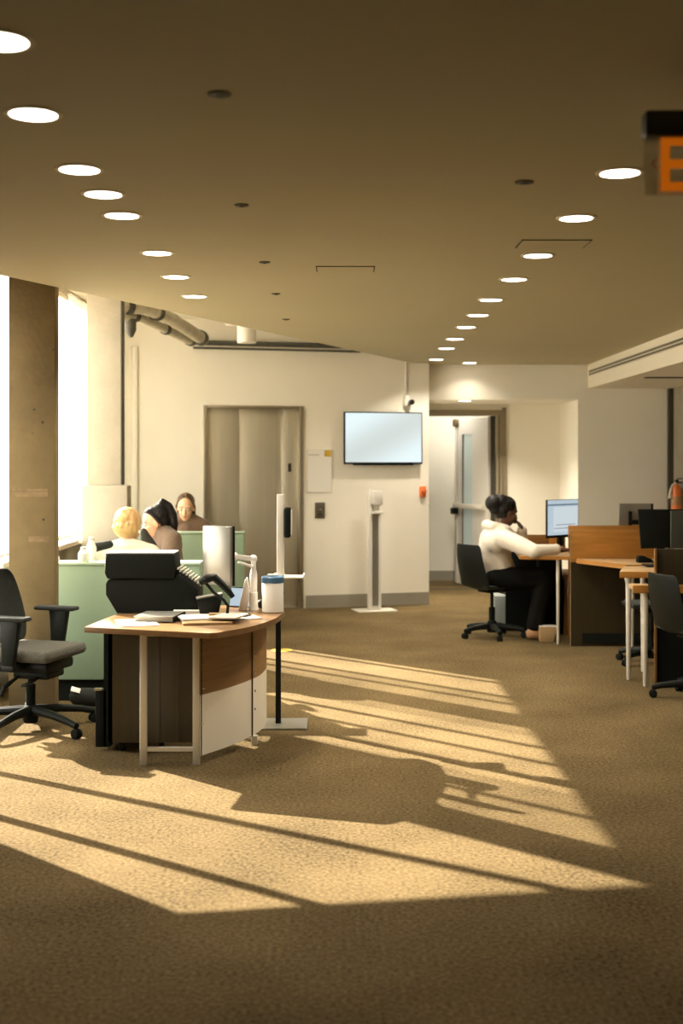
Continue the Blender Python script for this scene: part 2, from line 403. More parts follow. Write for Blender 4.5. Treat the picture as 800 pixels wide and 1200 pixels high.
# ------------------------------------------------------------------ lift, wall-mounted things
lift = empty('elevator', (O.x, O.y, 0), WA, 'brushed steel lift doors with steel frame in the back wall', 'elevator')
b = MB(); fw = 0.045
b.box(sl0, sl0+fw, -0.02, 0.13, 0, zt, 0.003); b.box(sl1-fw, sl1, -0.02, 0.13, 0, zt, 0.003); b.box(sl0+fw, sl1-fw, -0.02, 0.13, zt-0.03, zt, 0.003)
b.build('door_frame', STEELF, lift)
sa, sb = W(280, 600)[0], W(334, 600)[0]
for i, (u, v, y) in enumerate(((sl0+fw, sa+0.01, 0.07), (sa-0.004, sb+0.01, 0.085), (sb, sl1-fw, 0.05))):
    MB().box(u, v, y, y+0.03, 0.012, zt-0.03, 0.003).build('door_panel', STEEL, lift)
MB().box(sl0+fw, sl1-fw, 0.0, 0.13, 0, 0.012).build('threshold', STEELF, lift)
ps, pz = W(340.5, 548)
MB().box(ps-0.018, ps+0.018, 0.042, 0.05, pz-0.045, pz+0.045, 0.003).build('indicator', SEAM, lift)

def wall_empty(name, px, py, label, cat, off=0.0, group=None):
    s, z = W(px, py); p = MW @ Vector((s, -0.001-off, z))
    return empty(name, p, WA, label, cat, group)
tv = wall_empty('television', 447, 513.5, 'flat television with pale blue screen on the back wall', 'television')
hw, hh = 0.443, 0.281
bz = MB().box(-hw, hw, -0.075, -0.045, -hh, hh, 0.006).build('casing', BLK, tv)
MB().box(-hw+0.014, hw-0.014, -0.078, -0.0755, -hh+0.02, hh-0.012).build('screen', TVS, bz)
MB().box(-0.2, 0.2, -0.045, 0.0, -0.15, 0.15, 0.005).build('wall_bracket', BLKM, tv)
MB().box(-0.34, 0.34, -0.072, -0.05, -hh-0.012, -hh+0.002, 0.003).build('lower_trim', BLKM, tv)
n = wall_empty('wall_notice', 374, 552, 'large paper notice on the wall between lift and television', 'notice')
MB().box(-0.135, 0.135, -0.006, 0, -0.225, 0.225).build('sheet', PAPER, n)
b = MB(); b.box(-0.12, -0.005, -0.0075, -0.006, 0.165, 0.18)
b.build('heading', PAPERD, n)
MB().box(0.055, 0.13, -0.0075, -0.006, 0.155, 0.222).build('corner_patch', YEL, n)
bb = MB(); bb.box(-0.138, -0.133, -0.007, 0, -0.228, 0.228); bb.box(0.133, 0.138, -0.007, 0, -0.228, 0.228); bb.box(-0.138, 0.138, -0.007, 0, -0.23, -0.225); bb.box(-0.138, 0.138, -0.007, 0, 0.225, 0.228)
bb.build('border', PAPERD, n)
n = wall_empty('call_panel', 374.5, 598, 'small steel lift call panel below the paper notice', 'call panel')
MB().box(-0.055, 0.055, -0.012, 0, -0.085, 0.085, 0.004).build('plate', mat('call_plate', (0.22, 0.2, 0.16), 0.35, 0.8), n)
MB().lathe([(0.0, 0), (0.022, 0), (0.02, 0.008), (0.0, 0.01)], 20, Matrix.Translation((0.0, -0.012, 0.0)) @ Matrix.Rotation(PI/2, 4, 'X')).build('button', CHROME, n)
MB().box(-0.03, 0.03, -0.0135, -0.011, -0.055, -0.035).build('key_strip', SEAM, n)
n = wall_empty('surveillance_camera', 476, 470, 'small white wall camera with dark lens above the television', 'camera')
MB().box(-0.03, 0.03, -0.05, 0, -0.055, 0.055, 0.006).build('housing', WPL, n)
MB().lathe([(0.025, 0), (0.03, 0.01), (0.03, 0.05), (0.02, 0.058)], 16, Matrix.Translation((0.032, -0.045, -0.015)) @ Matrix.Rotation(PI/2, 4, 'X')).build('lens', LENS, n)
MB().box(-0.016, 0.0, -0.018, 0, 0.055, 0.50, 0.003).build('conduit', WPL, n)
n = wall_empty('fire_alarm', 494.5, 576, 'small orange-red fire alarm beside the alcove corner', 'alarm')
MB().box(-0.035, 0.035, -0.03, 0, -0.06, 0.06, 0.008).build('body', ORG, n)
MB().lathe([(0.0, 0), (0.028, 0), (0.022, 0.02), (0.0, 0.025)], 14, Matrix.Translation((0.012, -0.03, 0.0)) @ Matrix.Rotation(PI/2, 4, 'X')).build('strobe', RED, n)

# ---- alcove door and the corridor behind
dr = struct(empty('door_1', (0, 0, 0)))
b = MB()
b.box(DX1-0.07, DX1-0.0, 15.36, 15.56, 0, DZ); b.box(E.x+0.001, DX1, 15.38, 15.56, DZ-0.05, DZ+0.02)
b.box(DX1-0.0, DX1+0.05, 15.385, 15.42, 0, DZ+0.05)
b.build('door_frame', DFRM, dr)
b = MB(); b.box(DX1-0.045, DX1-0.035, 15.352, 15.362, 0, DZ-0.05); b.box(DX1-0.12, DX1-0.07, 15.50, 15.56, 0, DZ-0.05)
b.build('frame_stop', SEAM, dr)
# leaf swung into the corridor
hinge = Vector((DX1-0.13, 15.56, 0)); far = Vector((1.475, 16.35, 0)); dl = (far-hinge); LW = dl.length
ML = Matrix.Translation(hinge) @ Matrix.Rotation(math.atan2(dl.y, dl.x), 4, 'Z')
b = MB()
b.box(0, 0.40, -0.022, 0.022, 0.01, DZ-0.06, M=ML); b.box(0.66, LW, -0.022, 0.022, 0.01, DZ-0.06, M=ML)
b.box(0.40, 0.66, -0.022, 0.022, 0.01, 0.42, M=ML); b.box(0.40, 0.66, -0.022, 0.022, 1.9, DZ-0.06, M=ML)
b.build('door_leaf', DOORW, dr)
MB().box(0.40, 0.66, -0.008, 0.008, 0.42, 1.9, M=ML).build('door_glass', DGLASS, dr)
b = MB(); b.box(0.05, 0.82, 0.05, 0.085, 0.97, 1.03, 0.01, M=ML); b.box(0.06, 0.12, 0.02, 0.06, 0.96, 1.04, M=ML); b.box(0.74, 0.80, 0.02, 0.06, 0.96, 1.04, M=ML)
b.build('push_bar', WMET, dr)
# rod, latch and lock on the free edge of the leaf
MB().box(LW-0.07, LW-0.02, 0.022, 0.045, 0.02, DZ-0.07, 0.004, ML).build('door_rod', DOORW, dr)
MB().box(LW-0.10, LW+0.0, 0.022, 0.075, 2.0, 2.10, 0.02, ML).build('latch', BRASS, dr)
MB().box(LW-0.13, LW-0.0, 0.046, 0.10, 0.89, 0.97, 0.01, ML).build('lock', BLK, dr)
MB().box(0.645, 0.665, 0.023, 0.028, 0.42, 1.9, 0, ML).build('glass_bead', SEAM, dr)
MB().box(0.9, 2.0, 15.60, 15.66, 0.0, 0.008).build('threshold', SEAM, dr)
d2 = empty('corridor_desk', (0.93, 16.2, 0), label='dark desk glimpsed in the corridor through the open door', cat='desk')
MB().box(-0.25, 0.16, -0.3, 0.3, 0.98, 1.03, 0.005).build('worktop', BLKM, d2)
MB().box(-0.25, 0.14, -0.27, 0.27, 0, 0.98).build('cabinet', BLKM, d2)
d2 = empty('corridor_monitor', (0.92, 16.05, 1.03), label='small lit monitor on the dark corridor desk', cat='monitor')
MB().box(-0.2, 0.16, 0, 0.03, 0.03, 0.32, 0.005).build('casing', BLK, d2)
MB().box(-0.19, 0.15, -0.003, 0.0, 0.045, 0.31).build('screen', DOC, d2)
MB().box(-0.06, 0.06, 0, 0.1, 0, 0.03).build('base', BLK, d2)

# ---- pipes in the gap above, surface light
def pipe(pts, r, label, joints):
    o = empty('ceiling_pipe', pts[0], label=label, cat='pipe', group='pipes in the ceiling gap'); q = Vector(pts[0])
    MB().tube([Vector(p)-q for p in pts], r, 14).build('jacket', PIPE, o)
    P = [Vector(p)-q for p in pts]
    for t in joints:
        i = min(int(t*(len(P)-1)), len(P)-2); f = t*(len(P)-1)-i; a = P[i].lerp(P[i+1], f); d = (P[i+1]-P[i]).normalized()
        MB().tube([a-d*0.03, a+d*0.03], r*1.25, 14).build('coupling', PIPED, o)
pa = [at(136, 358, 11.1), at(172, 361, 11.4), at(203, 375, 12.0), at(238, 398, 12.8)]
pipe(pa, 0.062, 'long jacketed pipe in the ceiling gap, the upper one', (0.12, 0.45, 0.97))
pb = [at(136, 369, 11.1), at(160, 371, 11.4), at(190, 384, 12.0), at(226, 401, 12.8)]
pipe(pb, 0.042, 'long jacketed pipe in the ceiling gap, the lower one', (0.3, 0.7, 0.97))
b = MB(); p = at(153, 374, 11.3); b.tube([p, p+Vector((0.0, 0, -0.10)), p+Vector((0.0, 0, -0.16))], [0.05, 0.05, 0.02], 12)
tag(b.build('pipe_valve', PIPED), 'dark valve hanging under the pipes beside the pale column', 'valve')
b = MB(); a0 = MW @ Vector((W(236, 400)[0]-0.1, -0.08, 2.80)); a1 = MW @ Vector((W(420, 400)[0], -0.08, 2.80)); b.tube([a0, a1], 0.028, 10)
b.tube([a0+Vector((0, 0, -0.055)), a1+Vector((0, 0, -0.055))], 0.012, 8)
tag(b.build('dark_pipe_run', PIPED), 'thin dark pipe running level along the top of the back wall', 'pipe')
sp = empty('cylinder_light', (at(289, 395, 12).x, 12.0, 2.68), label='white cylinder ceiling light above the lift', cat='light')
MB().lathe([(0.088, 0.0), (0.09, 0.004), (0.09, 0.16), (0.085, 0.165)], 28).build('housing', WPL, sp)
MB().lathe([(0.075, -0.002), (0.075, 0.004)], 24).build('diffuser', WMET, sp)
MB().box(-0.2, 0.02, -0.07, 0.07, 0.166, 0.236, 0.004).box(-0.11, -0.07, -0.02, 0.02, 0.236, ZU-2.681).build('mounting_box', WPL, sp)

# ---- downlights
def downlight(px, py, z=ZC, label=''):
    Y = (z-CH)*F/(HZ-py); X = (px-CX)/F*Y
    o = empty('downlight', (X, Y, z), label=label, cat='ceiling light', group='round recessed downlights')
    MB().lathe([(0.071, -0.0045), (0.076, -0.006), (0.088, -0.003), (0.089, -0.0005)], 36).build('trim_ring', SOFF, o)
    MB().lathe([(0.0715, -0.0055), (0.0715, -0.001)], 36).build('diffuser', LIT, o)
    L = bpy.data.lights.new('downlight_lamp', 'AREA'); L.shape = 'DISK'; L.size = 0.13; L.energy = LAMPW if (LAMPW < 5 or LAMPW > 20) else (3.0 if Y < 6 else 15.0);   # the near end of the room is dimmed
    L.color = (1, 0.90, 0.74); L.spread = 2.2
    lo = bpy.data.objects.new('lamp', L); C.objects.link(lo); lo.parent = o; lo.location = (0, 0, -0.02)
    return o
LAMPW = 8.5
ordn = ['nearest', 'second nearest', 'third nearest', 'fourth nearest', 'fifth nearest', 'sixth nearest', 'seventh nearest', 'eighth nearest', 'ninth nearest', 'farthest']
for i, (px, py) in enumerate([(-1, 47), (39, 133), (93, 198), (121, 227), (143, 252), (184, 296), (206, 324), (228, 347)]):
    lab = 'round lit downlight in the left ceiling row, ' + (ordn[i] if i < 7 else 'farthest') + (' and cut by the picture edge' if i == 0 else '')
    downlight(px, py, label=lab)
for i, (px, py) in enumerate([(726, 202), (675, 255), (630, 299), (602, 327), (575, 351), (560, 369), (546, 383), (533, 397), (523, 408), (511, 421)]):
    downlight(px, py, label='round lit downlight in the right ceiling row, ' + ordn[i] + (' beside the exit sign' if i == 0 else ''))
LAMPW = 3.0
downlight(550, 425, label='round lit downlight standing apart just before the alcove bulkhead')
LAMPW = 38.0
downlight(544.5, 469.2, 2.25, 'round lit downlight in the low alcove ceiling over the door')

# ---- small ceiling fittings
def disc(px, py, r, label, m=PIPED):
    Y = (ZC-CH)*F/(HZ-py); X = (px-CX)/F*Y
    o = empty('sprinkler', (X, Y, ZC), label=label, cat='sprinkler', group='small dark ceiling sprinklers')
    MB().lathe([(r*0.8, -0.006), (r, -0.004), (r, 0.0)], 20).build('escutcheon', m, o)
    MB().lathe([(r*0.15, -0.010), (r*0.3, -0.009), (r*0.3, -0.004)], 10).build('head', m, o)
disc(257, 110, 0.034, 'small dark round sprinkler in the ceiling, nearest one left of centre')
disc(283, 240, 0.030, 'small dark round sprinkler in the ceiling, second one left of centre')
disc(310, 307, 0.030, 'small dark round sprinkler in the ceiling, third one left of centre')
disc(323, 344, 0.028, 'small dark round sprinkler in the ceiling, fourth one left of centre')
disc(335, 374, 0.028, 'small dark round sprinkler in the ceiling, farthest one left of centre')
disc(614, 213, 0.036, 'small round sprinkler in the ceiling between centre and the exit sign')
def panel(px0, px1, py0, py1, label, sides=4):
    Yn = (ZC-CH)*F/(HZ-py0); Yf = (ZC-CH)*F/(HZ-py1); x0 = (px0-CX)/F*Yf; x1 = (px1-CX)/F*Yf
    o = empty('access_panel', ((x0+x1)/2, (Yn+Yf)/2, ZC), label=label, cat='access panel'); hx, hy = (x1-x0)/2, (Yf-Yn)/2
    MB().box(-hx, hx, -hy, hy, -0.004, 0).build('lid', CEIL, o)
    b = MB(); t = 0.006
    b.box(-hx-t, hx+t, -hy-t, -hy, -0.003, 0); b.box(-hx-t, hx+t, hy, hy+t, -0.003, 0); b.box(-hx-t, -hx, -hy, hy, -0.003, 0); b.box(hx, hx+t, -hy, hy, -0.003, 0)
    b.build('gap', SEAM, o)
panel(605, 682, 281, 290, 'square ceiling access panel behind the third right downlight')
panel(372, 437, 312, 318, 'flat ceiling access panel left of centre')

# ---- exit sign, near and large
ex = empty('exit_sign', (0, 3.5, 0), label='hanging clear exit sign with orange letters at upper right', cat='sign')
x0 = 0.825; y = 0
MB().box(x0, x0+0.50, -0.03, 0.03, 2.475, 2.545, 0.006).build('housing', mat('sign_housing', (0.05, 0.055, 0.04), 0.5), ex)
MB().box(x0+0.2, x0+0.3, -0.05, 0.05, 2.625, 2.64).box(x0+0.24, x0+0.26, -0.01, 0.01, 2.545, 2.625).build('ceiling_mount', PIPED, ex)
MB().box(x0+0.002, x0+0.498, -0.004, 0.004, 2.318, 2.475, 0.001).build('glass_pane', SIGNG, ex)
SORG = mat('sign_orange', (0.55, 0.14, 0.01), 0.5, emit=(0.60, 0.13, 0.004), es=0.55)
b = MB(); X = 0.872; z0, z1 = 2.33, 2.478; t = 0.024
def rect(a, c, d, e): b.box(a, c, -0.007, -0.004, d, e)
zm = (z0+z1)/2
b.prism([(X, z0), (X+.075, z0), (X+.075, z0+t), (X+t, z0+t), (X+t, zm-t/2), (X+.065, zm-t/2), (X+.065, zm+t/2), (X+t, zm+t/2), (X+t, z1-t), (X+.075, z1-t), (X+.075, z1), (X, z1)], 0.004, 0.007, Matrix(((1, 0, 0, 0), (0, 0, -1, 0), (0, 1, 0, 0), (0, 0, 0, 1))))
X2 = X+0.10
for (p, q) in (((X2+.01, z0), (X2+.075, z1)), ((X2+.075, z0), (X2+.01, z1))):
    b.bar((p[0], -0.0055, p[1]), (q[0], -0.0055, q[1]), t*0.9, 0.003, 0)
rect(X2+0.105, X2+0.105+t, z0, z1)
X3 = X2+0.15; rect(X3, X3+0.085, z1-t, z1); rect(X3+0.03, X3+0.03+t, z0, z1)
b.build('lettering', SORG, ex)
b = MB(); b.bar((x0+0.022, -0.0055, 2.404), (x0+0.036, -0.0055, 2.418), 0.004, 0.003, 0); b.bar((x0+0.022, -0.0055, 2.404), (x0+0.036, -0.0055, 2.390), 0.004, 0.003, 0)
b.build('arrow', RED, ex)

# ------------------------------------------------------------------ reception desk
dk = empty('reception_desk', (-0.85, 7.0, 0), label='curved reception desk with walnut top, white lower panel and pale metal frame', cat='desk')
def rel(p): return Vector((p[0]+0.85, p[1]-7.0, p[2]) if len(p) == 3 else (p[0]+0.85, p[1]-7.0))
def arc(pts, n=8): # Catmull-Rom through points
    out = []; P = [Vector(p) for p in pts]; P = [2*P[0]-P[1]]+P+[2*P[-1]-P[-2]]
    for i in range(1, len(P)-2):
        for k in range(n):
            t = k/n; a, b_, c_, d_ = P[i-1], P[i], P[i+1], P[i+2]
            out.append(0.5*((2*b_)+(-a+c_)*t+(2*a-5*b_+4*c_-d_)*t*t+(-a+3*b_-3*c_+d_)*t**3))
    out.append(P[-2]); return out
front = arc([(-0.62, 6.43), (-0.47, 6.66), (-0.365, 6.98), (-0.325, 7.30)])
top = [(-1.335, 6.64), (-0.66, 6.41)]+[tuple(p) for p in front]+[(-0.34, 7.50), (-0.42, 7.62), (-1.19, 7.62), (-1.28, 7.05)]
MB().prism([rel(p) for p in top], 0.695, 0.725, bev=0.004).build('worktop', WTOP, dk)
# curved front panels
pf = arc([(-0.735, 6.66), (-0.60, 6.90), (-0.50, 7.15), (-0.455, 7.33), (-0.44, 7.52)], 5)
def strip(pts, z0, z1, th=0.018):
    b = MB(); out = []
    for i, p in enumerate(pts):
        d = (pts[min(i+1, len(pts)-1)]-pts[max(i-1, 0)]).normalized(); nrm = Vector((-d.y, d.x)); out.append(p+nrm*th)
    b.prism([rel(p) for p in list(pts)+out[::-1]], z0, z1); return b
cut = 10
for seg in (pf[:cut+1], pf[cut:]):
    q = [Vector(p) for p in seg]
    if seg is not pf and len(seg) > 2:
        q[0] = q[0].lerp(q[1], 0.06); 
    strip(q, 0.368, 0.694).build('upper_panel', WOOD, dk)
    strip(q, 0.05, 0.366).build('lower_panel', WPAN, dk)
# metal rectangle frame at the left front
fy = 6.665; xa, xb, tw = -1.05, -0.775, 0.036
b = MB(); b.box(xa, xa+tw, fy, fy+tw, 0, 0.694, 0.003, Matrix.Translation((0.85, -7.0, 0)))
b.box(xb, xb+tw, fy, fy+tw, 0, 0.694, 0.003, Matrix.Translation((0.85, -7.0, 0)))
b.box(xa+tw, xb, fy+0.004, fy+tw-0.004, 0.672, 0.694, 0, Matrix.Translation((0.85, -7.0, 0)))
b.box(xa+tw, xb, fy+0.004, fy+tw-0.004, 0.072, 0.092, 0, Matrix.Translation((0.85, -7.0, 0)))
b.build('metal_frame', WMET, dk)
MB().box(xb+tw, xb+tw+0.012, fy, fy+0.03, 0.05, 0.69, 0, Matrix.Translation((0.85, -7.0, 0))).build('frame_seal', BLKM, dk)
fp = pf[cut]; b = MB(); b.box(fp.x-0.004+0.85, fp.x+0.03+0.85, fp.y-7.0-0.01, fp.y-7.0+0.03, 0, 0.05, 0.002); b.build('foot', WMET, dk)
for q, zz in ((pf[0], (0.64, 0.53, 0.40, 0.22)), (fp, (0.60, 0.50, 0.40, 0.30, 0.2))):
    for z in zz:
        MB().lathe([(0.008, 0), (0.007, 0.006), (0.001, 0.008)], 10, Matrix.Translation((q.x+0.85+0.014, q.y-7.0, z)) @ Matrix.Rotation(PI/2, 4, 'Y')).build('bolt', CHROME, dk)
b = MB(); b.box(fp.x+0.85-0.002, fp.x+0.85+0.006, fp.y-7.0-0.006, fp.y-7.0+0.006, 0.05, 0.69); b.build('panel_joint', SEAM, dk)
# body behind the frame
b = MB(); b.box(-1.262, -1.10, 6.93, 6.95, 0.06, 0.69, 0, Matrix.Translation((0.85, -7.0, 0))); b.box(-1.262, -1.24, 6.93, 7.55, 0.06, 0.69, 0, Matrix.Translation((0.85, -7.0, 0)))
b.build('side_panel', BRN, dk)
b = MB()
for i, (u, v) in enumerate(((-1.10, -0.985), (-0.983, -0.885), (-0.883, -0.74))): b.box(u, v, 6.93+0.004*i, 6.95, 0.06, 0.69, 0, Matrix.Translation((0.85, -7.0, 0)))
b.build('inner_panel', mat('inner_laminate', (0.040, 0.028, 0.010), 0.5, var=0.3, scale=2, stretch=(16, 1, 0.2)), dk)
b = MB(); b.box(-1.22, -0.95, 7.0, 7.5, 0.055, 0.6, 0.004, Matrix.Translation((0.85, -7.0, 0))); b.build('drawer_unit', BRN, dk)
for (u, v) in ((-1.2, 7.0), (-0.98, 7.0), (-1.2, 7.45), (-0.98, 7.45)):
    MB().lathe([(0.022, -0.015), (0.026, -0.01), (0.026, 0.01), (0.022, 0.015)], 14, Matrix.Translation((u+0.85, v-7.0, 0.028)) @ Matrix.Rotation(PI/2, 4, 'Y')).build('caster', BLK, dk)
b = MB(); b.box(-1.345, -1.285, 7.0, 7.03, 0.02, 0.33, 0.003, Matrix.Translation((0.85, -7.0, 0))); b.box(-1.30, -1.265, 7.0, 7.4, 0.02, 0.66, 0, Matrix.Translation((0.85, -7.0, 0)))
b.build('end_flap', BLKM, dk)
MB().box(-1.35, -1.31, 6.99, 7.02, 0.33, 0.342, 0, Matrix.Translation((0.85, -7.0, 0))).build('latch', CHROME, dk)
ZT = 0.726

# ---- things on the desk
def pd(px, py): Y = (CH-ZT)*F/(py-HZ); return Vector(((px-CX)/F*Y, Y, ZT))
# tall black machine, seen from behind
pr = empty('desktop_machine', (0, 7.22, ZT), label='tall black angular desktop machine seen from behind on the desk', cat='machine')
def P2(px, py, Y): p = at(px, py, Y); return (p.x, p.z-ZT)
MX = Matrix(((1, 0, 0, 0), (0, 0, -1, 0), (0, 1, 0, 0), (0, 0, 0, 1)))
low = [P2(*q, 7.22) for q in ((137, 722), (124, 697), (124, 684), (127, 679), (205, 679), (208, 672), (232, 692), (232, 716), (205, 719))]
low = [(a, max(b_, 0.0)) for a, b_ in low]
MB().prism(low, -0.26, 0.0, MX, 0.003).build('lower_body', BLKM, pr)
up = [P2(*q, 7.22) for q in ((126, 678), (123, 672), (124, 656), (127, 649), (204, 649), (206, 664), (204, 678))]
MB().prism(up, -0.22, 0.01, MX, 0.004).build('upper_body', BLKM, pr)
b = MB(); q0 = P2(124.5, 648.8, 7.22); q1 = P2(204, 648.8, 7.22); b.box(q0[0], q1[0], 0.0, 0.2, q0[1]-0.001, q0[1]+0.006, 0.002)
b.box(q0[0]-0.008, q0[0]-0.001, 0.0, 0.2, q0[1]-0.12, q0[1], 0.003)  # pale strips put the light along the machine's edges into colour
b.build('edge_light', WPL, pr)
b = MB(); a = P2(207, 668, 7.2); c_ = P2(237, 689, 7.2)
for i in range(9):
    t = i/9; b.box(a[0]+(c_[0]-a[0])*t, a[0]+(c_[0]-a[0])*(t+0.075), -0.005, 0.22, a[1]+(c_[1]-a[1])*t-0.001, a[1]+(c_[1]-a[1])*t+0.010, 0.002)
b.build('sloping_keys', mat('pale_keys', (0.35, 0.33, 0.27), 0.6), pr)
# monitor on arm
mo = empty('monitor_on_arm', (at(295, 700, 7.35).x, 7.35, ZT), label='silver-backed monitor on a white articulated arm at the desk', cat='monitor')
ax = mo.location.x
pm = at(255, 651, 7.2); RM = Matrix.Translation((pm.x-ax, pm.y-7.35, pm.z-ZT)) @ Matrix.Rotation(math.radians(-32), 4, 'Z') 
b = MB(); b.box(-0.098, 0.098, -0.012, 0.012, -0.165, 0.165, 0.005, RM); b.build('silver_back', SILV, mo)
b = MB(); b.box(-0.10, 0.105, 0.0125, 0.024, -0.168, 0.168, 0.004, RM); b.build('casing', BLK, mo)
b = MB()
j0 = at(275, 652, 7.32); j1 = at(297, 655, 7.38); j2 = at(297, 668, 7.38)
R_ = lambda v: Vector((v.x-ax, v.y-7.35, v.z-ZT))
b.tube([R_(at(268, 650, 7.22)), R_(j0)], 0.014); b.bar(R_(j0), R_(j1), 0.022, 0.028, 0.004); b.ell(R_(j0), (0.02, 0.02, 0.024)); b.ell(R_(j1), (0.022, 0.022, 0.024))
b.tube([R_(at(279, 659, 7.3)), R_(at(290, 662, 7.35)), R_(at(296, 664, 7.36))], 0.007)
b.build('arm', WPL, mo)
b = MB(); x = R_(j1).x; b.lathe([(0.030, 0.0), (0.026, 0.012), (0.024, 0.10), (0.020, 0.105), (0.022, 0.20), (0.017, 0.23)], 20, Matrix.Translation((x, 0.03, 0)))
b.box(x-0.012, x+0.012, 0.01, 0.05, 0.2, R_(j1).z, 0.004)
b.build('post', WPL, mo)
b = MB(); b.prism([(x-0.085, 0), (x-0.035, 0), (x-0.02, 0.10), (x-0.035, 0.19), (x-0.05, 0.17)], -0.02, 0.02, Matrix.Translation((0, 0.02, 0)) @ Matrix(((1, 0, 0, 0), (0, 0, -1, 0), (0, 1, 0, 0), (0, 0, 0, 1))), 0.003)
b.build('clear_shield', WPL, mo)
# scanner in its stand
sc = empty('barcode_scanner', (0, 0, 0), label='black handheld scanner propped in its curved stand on the desk', cat='scanner')
Ys = 6.95; A = lambda px, py, y=Ys: at(px, py, y)
sc.location = (A(266, 718).x, Ys, ZT); r2 = lambda v: v-Vector(sc.location)
MB().tube([r2(A(234, 683)), r2(A(243, 678)), r2(A(252, 676))], [0.018, 0.024, 0.018], 12).ell(r2(A(240, 680)), (0.030, 0.026, 0.018)).build('scan_head', BLK, sc)
MB().tube([r2(A(250, 676)), r2(A(258, 683)), r2(A(268, 693)), r2(A(273, 700))], [0.022, 0.02, 0.017, 0.013], 12).build('handle', BLK, sc)
MB().tube([r2(A(240, 682)), r2(A(250, 694)), r2(A(262, 703)), r2(A(267, 710)), Vector((0, 0, 0.012))], 0.0085, 10).build('stand_neck', BLK, sc)
MB().lathe([(0.045, 0.0), (0.045, 0.008), (0.015, 0.014)], 24).build('stand_base', BLK, sc)
# tilted black card reader box
p = pd(247, 720); cr = empty('card_terminal', (p.x, 7.06, ZT), 0.15, 'black tapered counter terminal behind the scanner', 'terminal')
b = MB(); b.prism([(-0.045, 0), (0.045, 0), (0.075, 0.125), (-0.068, 0.10)], -0.05, 0.05, Matrix(((1, 0, 0, 0), (0, 0, -1, 0), (0, 1, 0, 0), (0, 0, 0, 1))), 0.004); b.build('body', BLK, cr)
b = MB(); b.prism([(-0.07, 0.101), (0.073, 0.126), (0.073, 0.132), (-0.07, 0.107)], -0.045, 0.045, Matrix(((1, 0, 0, 0), (0, 0, -1, 0), (0, 1, 0, 0), (0, 0, 0, 1)))); b.build('top_trim', SILV, cr)
# little brown block and blue-lit tablet
p = pd(257, 720); MBb = MB().box(-0.03, 0.03, -0.02, 0.02, 0, 0.035, 0.003).build('note_block', CARD); MBb.location = (p.x-0.005, 6.94, ZT); tag(MBb, 'small brown note block at the foot of the black terminal', 'block')
tb = empty('tablet', (at(280, 700, 7.5).x, 7.5, ZT), -0.4, 'small tablet showing a pale blue screen behind the monitor arm', 'tablet')
Mt = Matrix.Rotation(math.radians(-15), 4, 'X')
MB().box(-0.07, 0.07, 0, 0.01, 0.0, 0.12, 0.004, Mt).build('casing', BLK, tb)
MB().box(-0.064, 0.064, -0.002, 0.0, 0.008, 0.113, 0, Mt).build('screen', DOC, tb)
MB().box(-0.02, 0.02, 0.01, 0.06, 0.0, 0.01).build('stand', BLK, tb)
# canister
p = at(319.5, 716, 7.28); cn = empty('wipes_canister', (p.x, 7.28, ZT), label='white wipes canister with blue lid at the desk corner', cat='canister')
MB().lathe([(0.056, 0), (0.061, 0.004), (0.062, 0.165), (0.060, 0.168)], 32).build('tub', WPL, cn)
li = MB().lathe([(0.063, 0.168), (0.064, 0.172), (0.064, 0.198), (0.058, 0.204)], 32).build('lid', BLUE, cn)
MB().box(-0.03, 0.03, -0.02, 0.02, 0.204, 0.216, 0.004).build('flap', WPL, li)
# papers and folders
def sheet(px, py, w, d, rz, h, m, name, label, cat, z=0.0):
    q = pd(px, py); o = MB().box(-w/2, w/2, -d/2, d/2, 0, h, min(0.001, h/3)).build(name, m); o.location = (q.x, q.y, ZT+z); o.rotation_euler = (0, 0, rz); tag(o, label, cat, 'papers on the desk'); return o
sheet(160, 730, 0.21, 0.28, 0.25, 0.003, PAPER, 'loose_paper', 'white loose papers at the left front of the desk top', 'paper')
bn = empty('ring_binder', (pd(188, 725).x, 6.94, ZT+0.004), -0.12, 'grey ring binder lying flat on the desk top', 'binder')
MB().box(-0.11, 0.11, -0.13, 0.13, 0, 0.004, 0.001).box(-0.11, 0.11, -0.13, 0.13, 0.022, 0.026, 0.001).build('cover', SILV, bn)
MB().box(-0.10, 0.105, -0.12, 0.12, 0.004, 0.022).build('pages', PAPERD, bn)
MB().box(0.105, 0.112, -0.13, 0.13, 0, 0.026, 0.001).build('spine', BLKM, bn)
sheet(241, 729, 0.26, 0.24, 0.2, 0.012, CARD, 'document_folder', 'brown document folder under the white papers at the desk middle', 'folder')
sheet(233, 727, 0.22, 0.20, 0.35, 0.010, PAPER, 'paper_stack', 'white paper stack lying on the brown folder', 'paper', 0.013)
sheet(268, 728, 0.15, 0.21, -0.25, 0.008, PAPERD, 'booklet', 'greyish booklet right of the white paper stack', 'booklet', 0.0245)
sheet(219, 719, 0.15, 0.07, 0.1, 0.02, PAPER, 'envelope_pile', 'pile of white envelopes behind the binder', 'paper')
sheet(288, 724, 0.14, 0.14, 0.4, 0.004, PAPER, 'note_sheet', 'white sheet under the cables at the desk right', 'paper')
b = MB(); b.tube([(0, 0, 0.006), (0.05, -0.03, 0.006), (0.10, 0.0, 0.006), (0.13, 0.06, 0.006), (0.1, 0.1, 0.02)], 0.004, 8)
o = b.build('power_cable', BLK); o.location = (-0.63, 7.02, ZT); tag(o, 'thin black cable curling on the desk right of the scanner', 'cable')
b = MB(); b.ell((0, 0, 0.03), (0.045, 0.03, 0.03)); o = b.build('computer_mouse', BLK); o.location = (at(300, 700, 7.5).x+0.05, 7.42, ZT); tag(o, 'black mouse between the monitor arm and the canister', 'mouse')

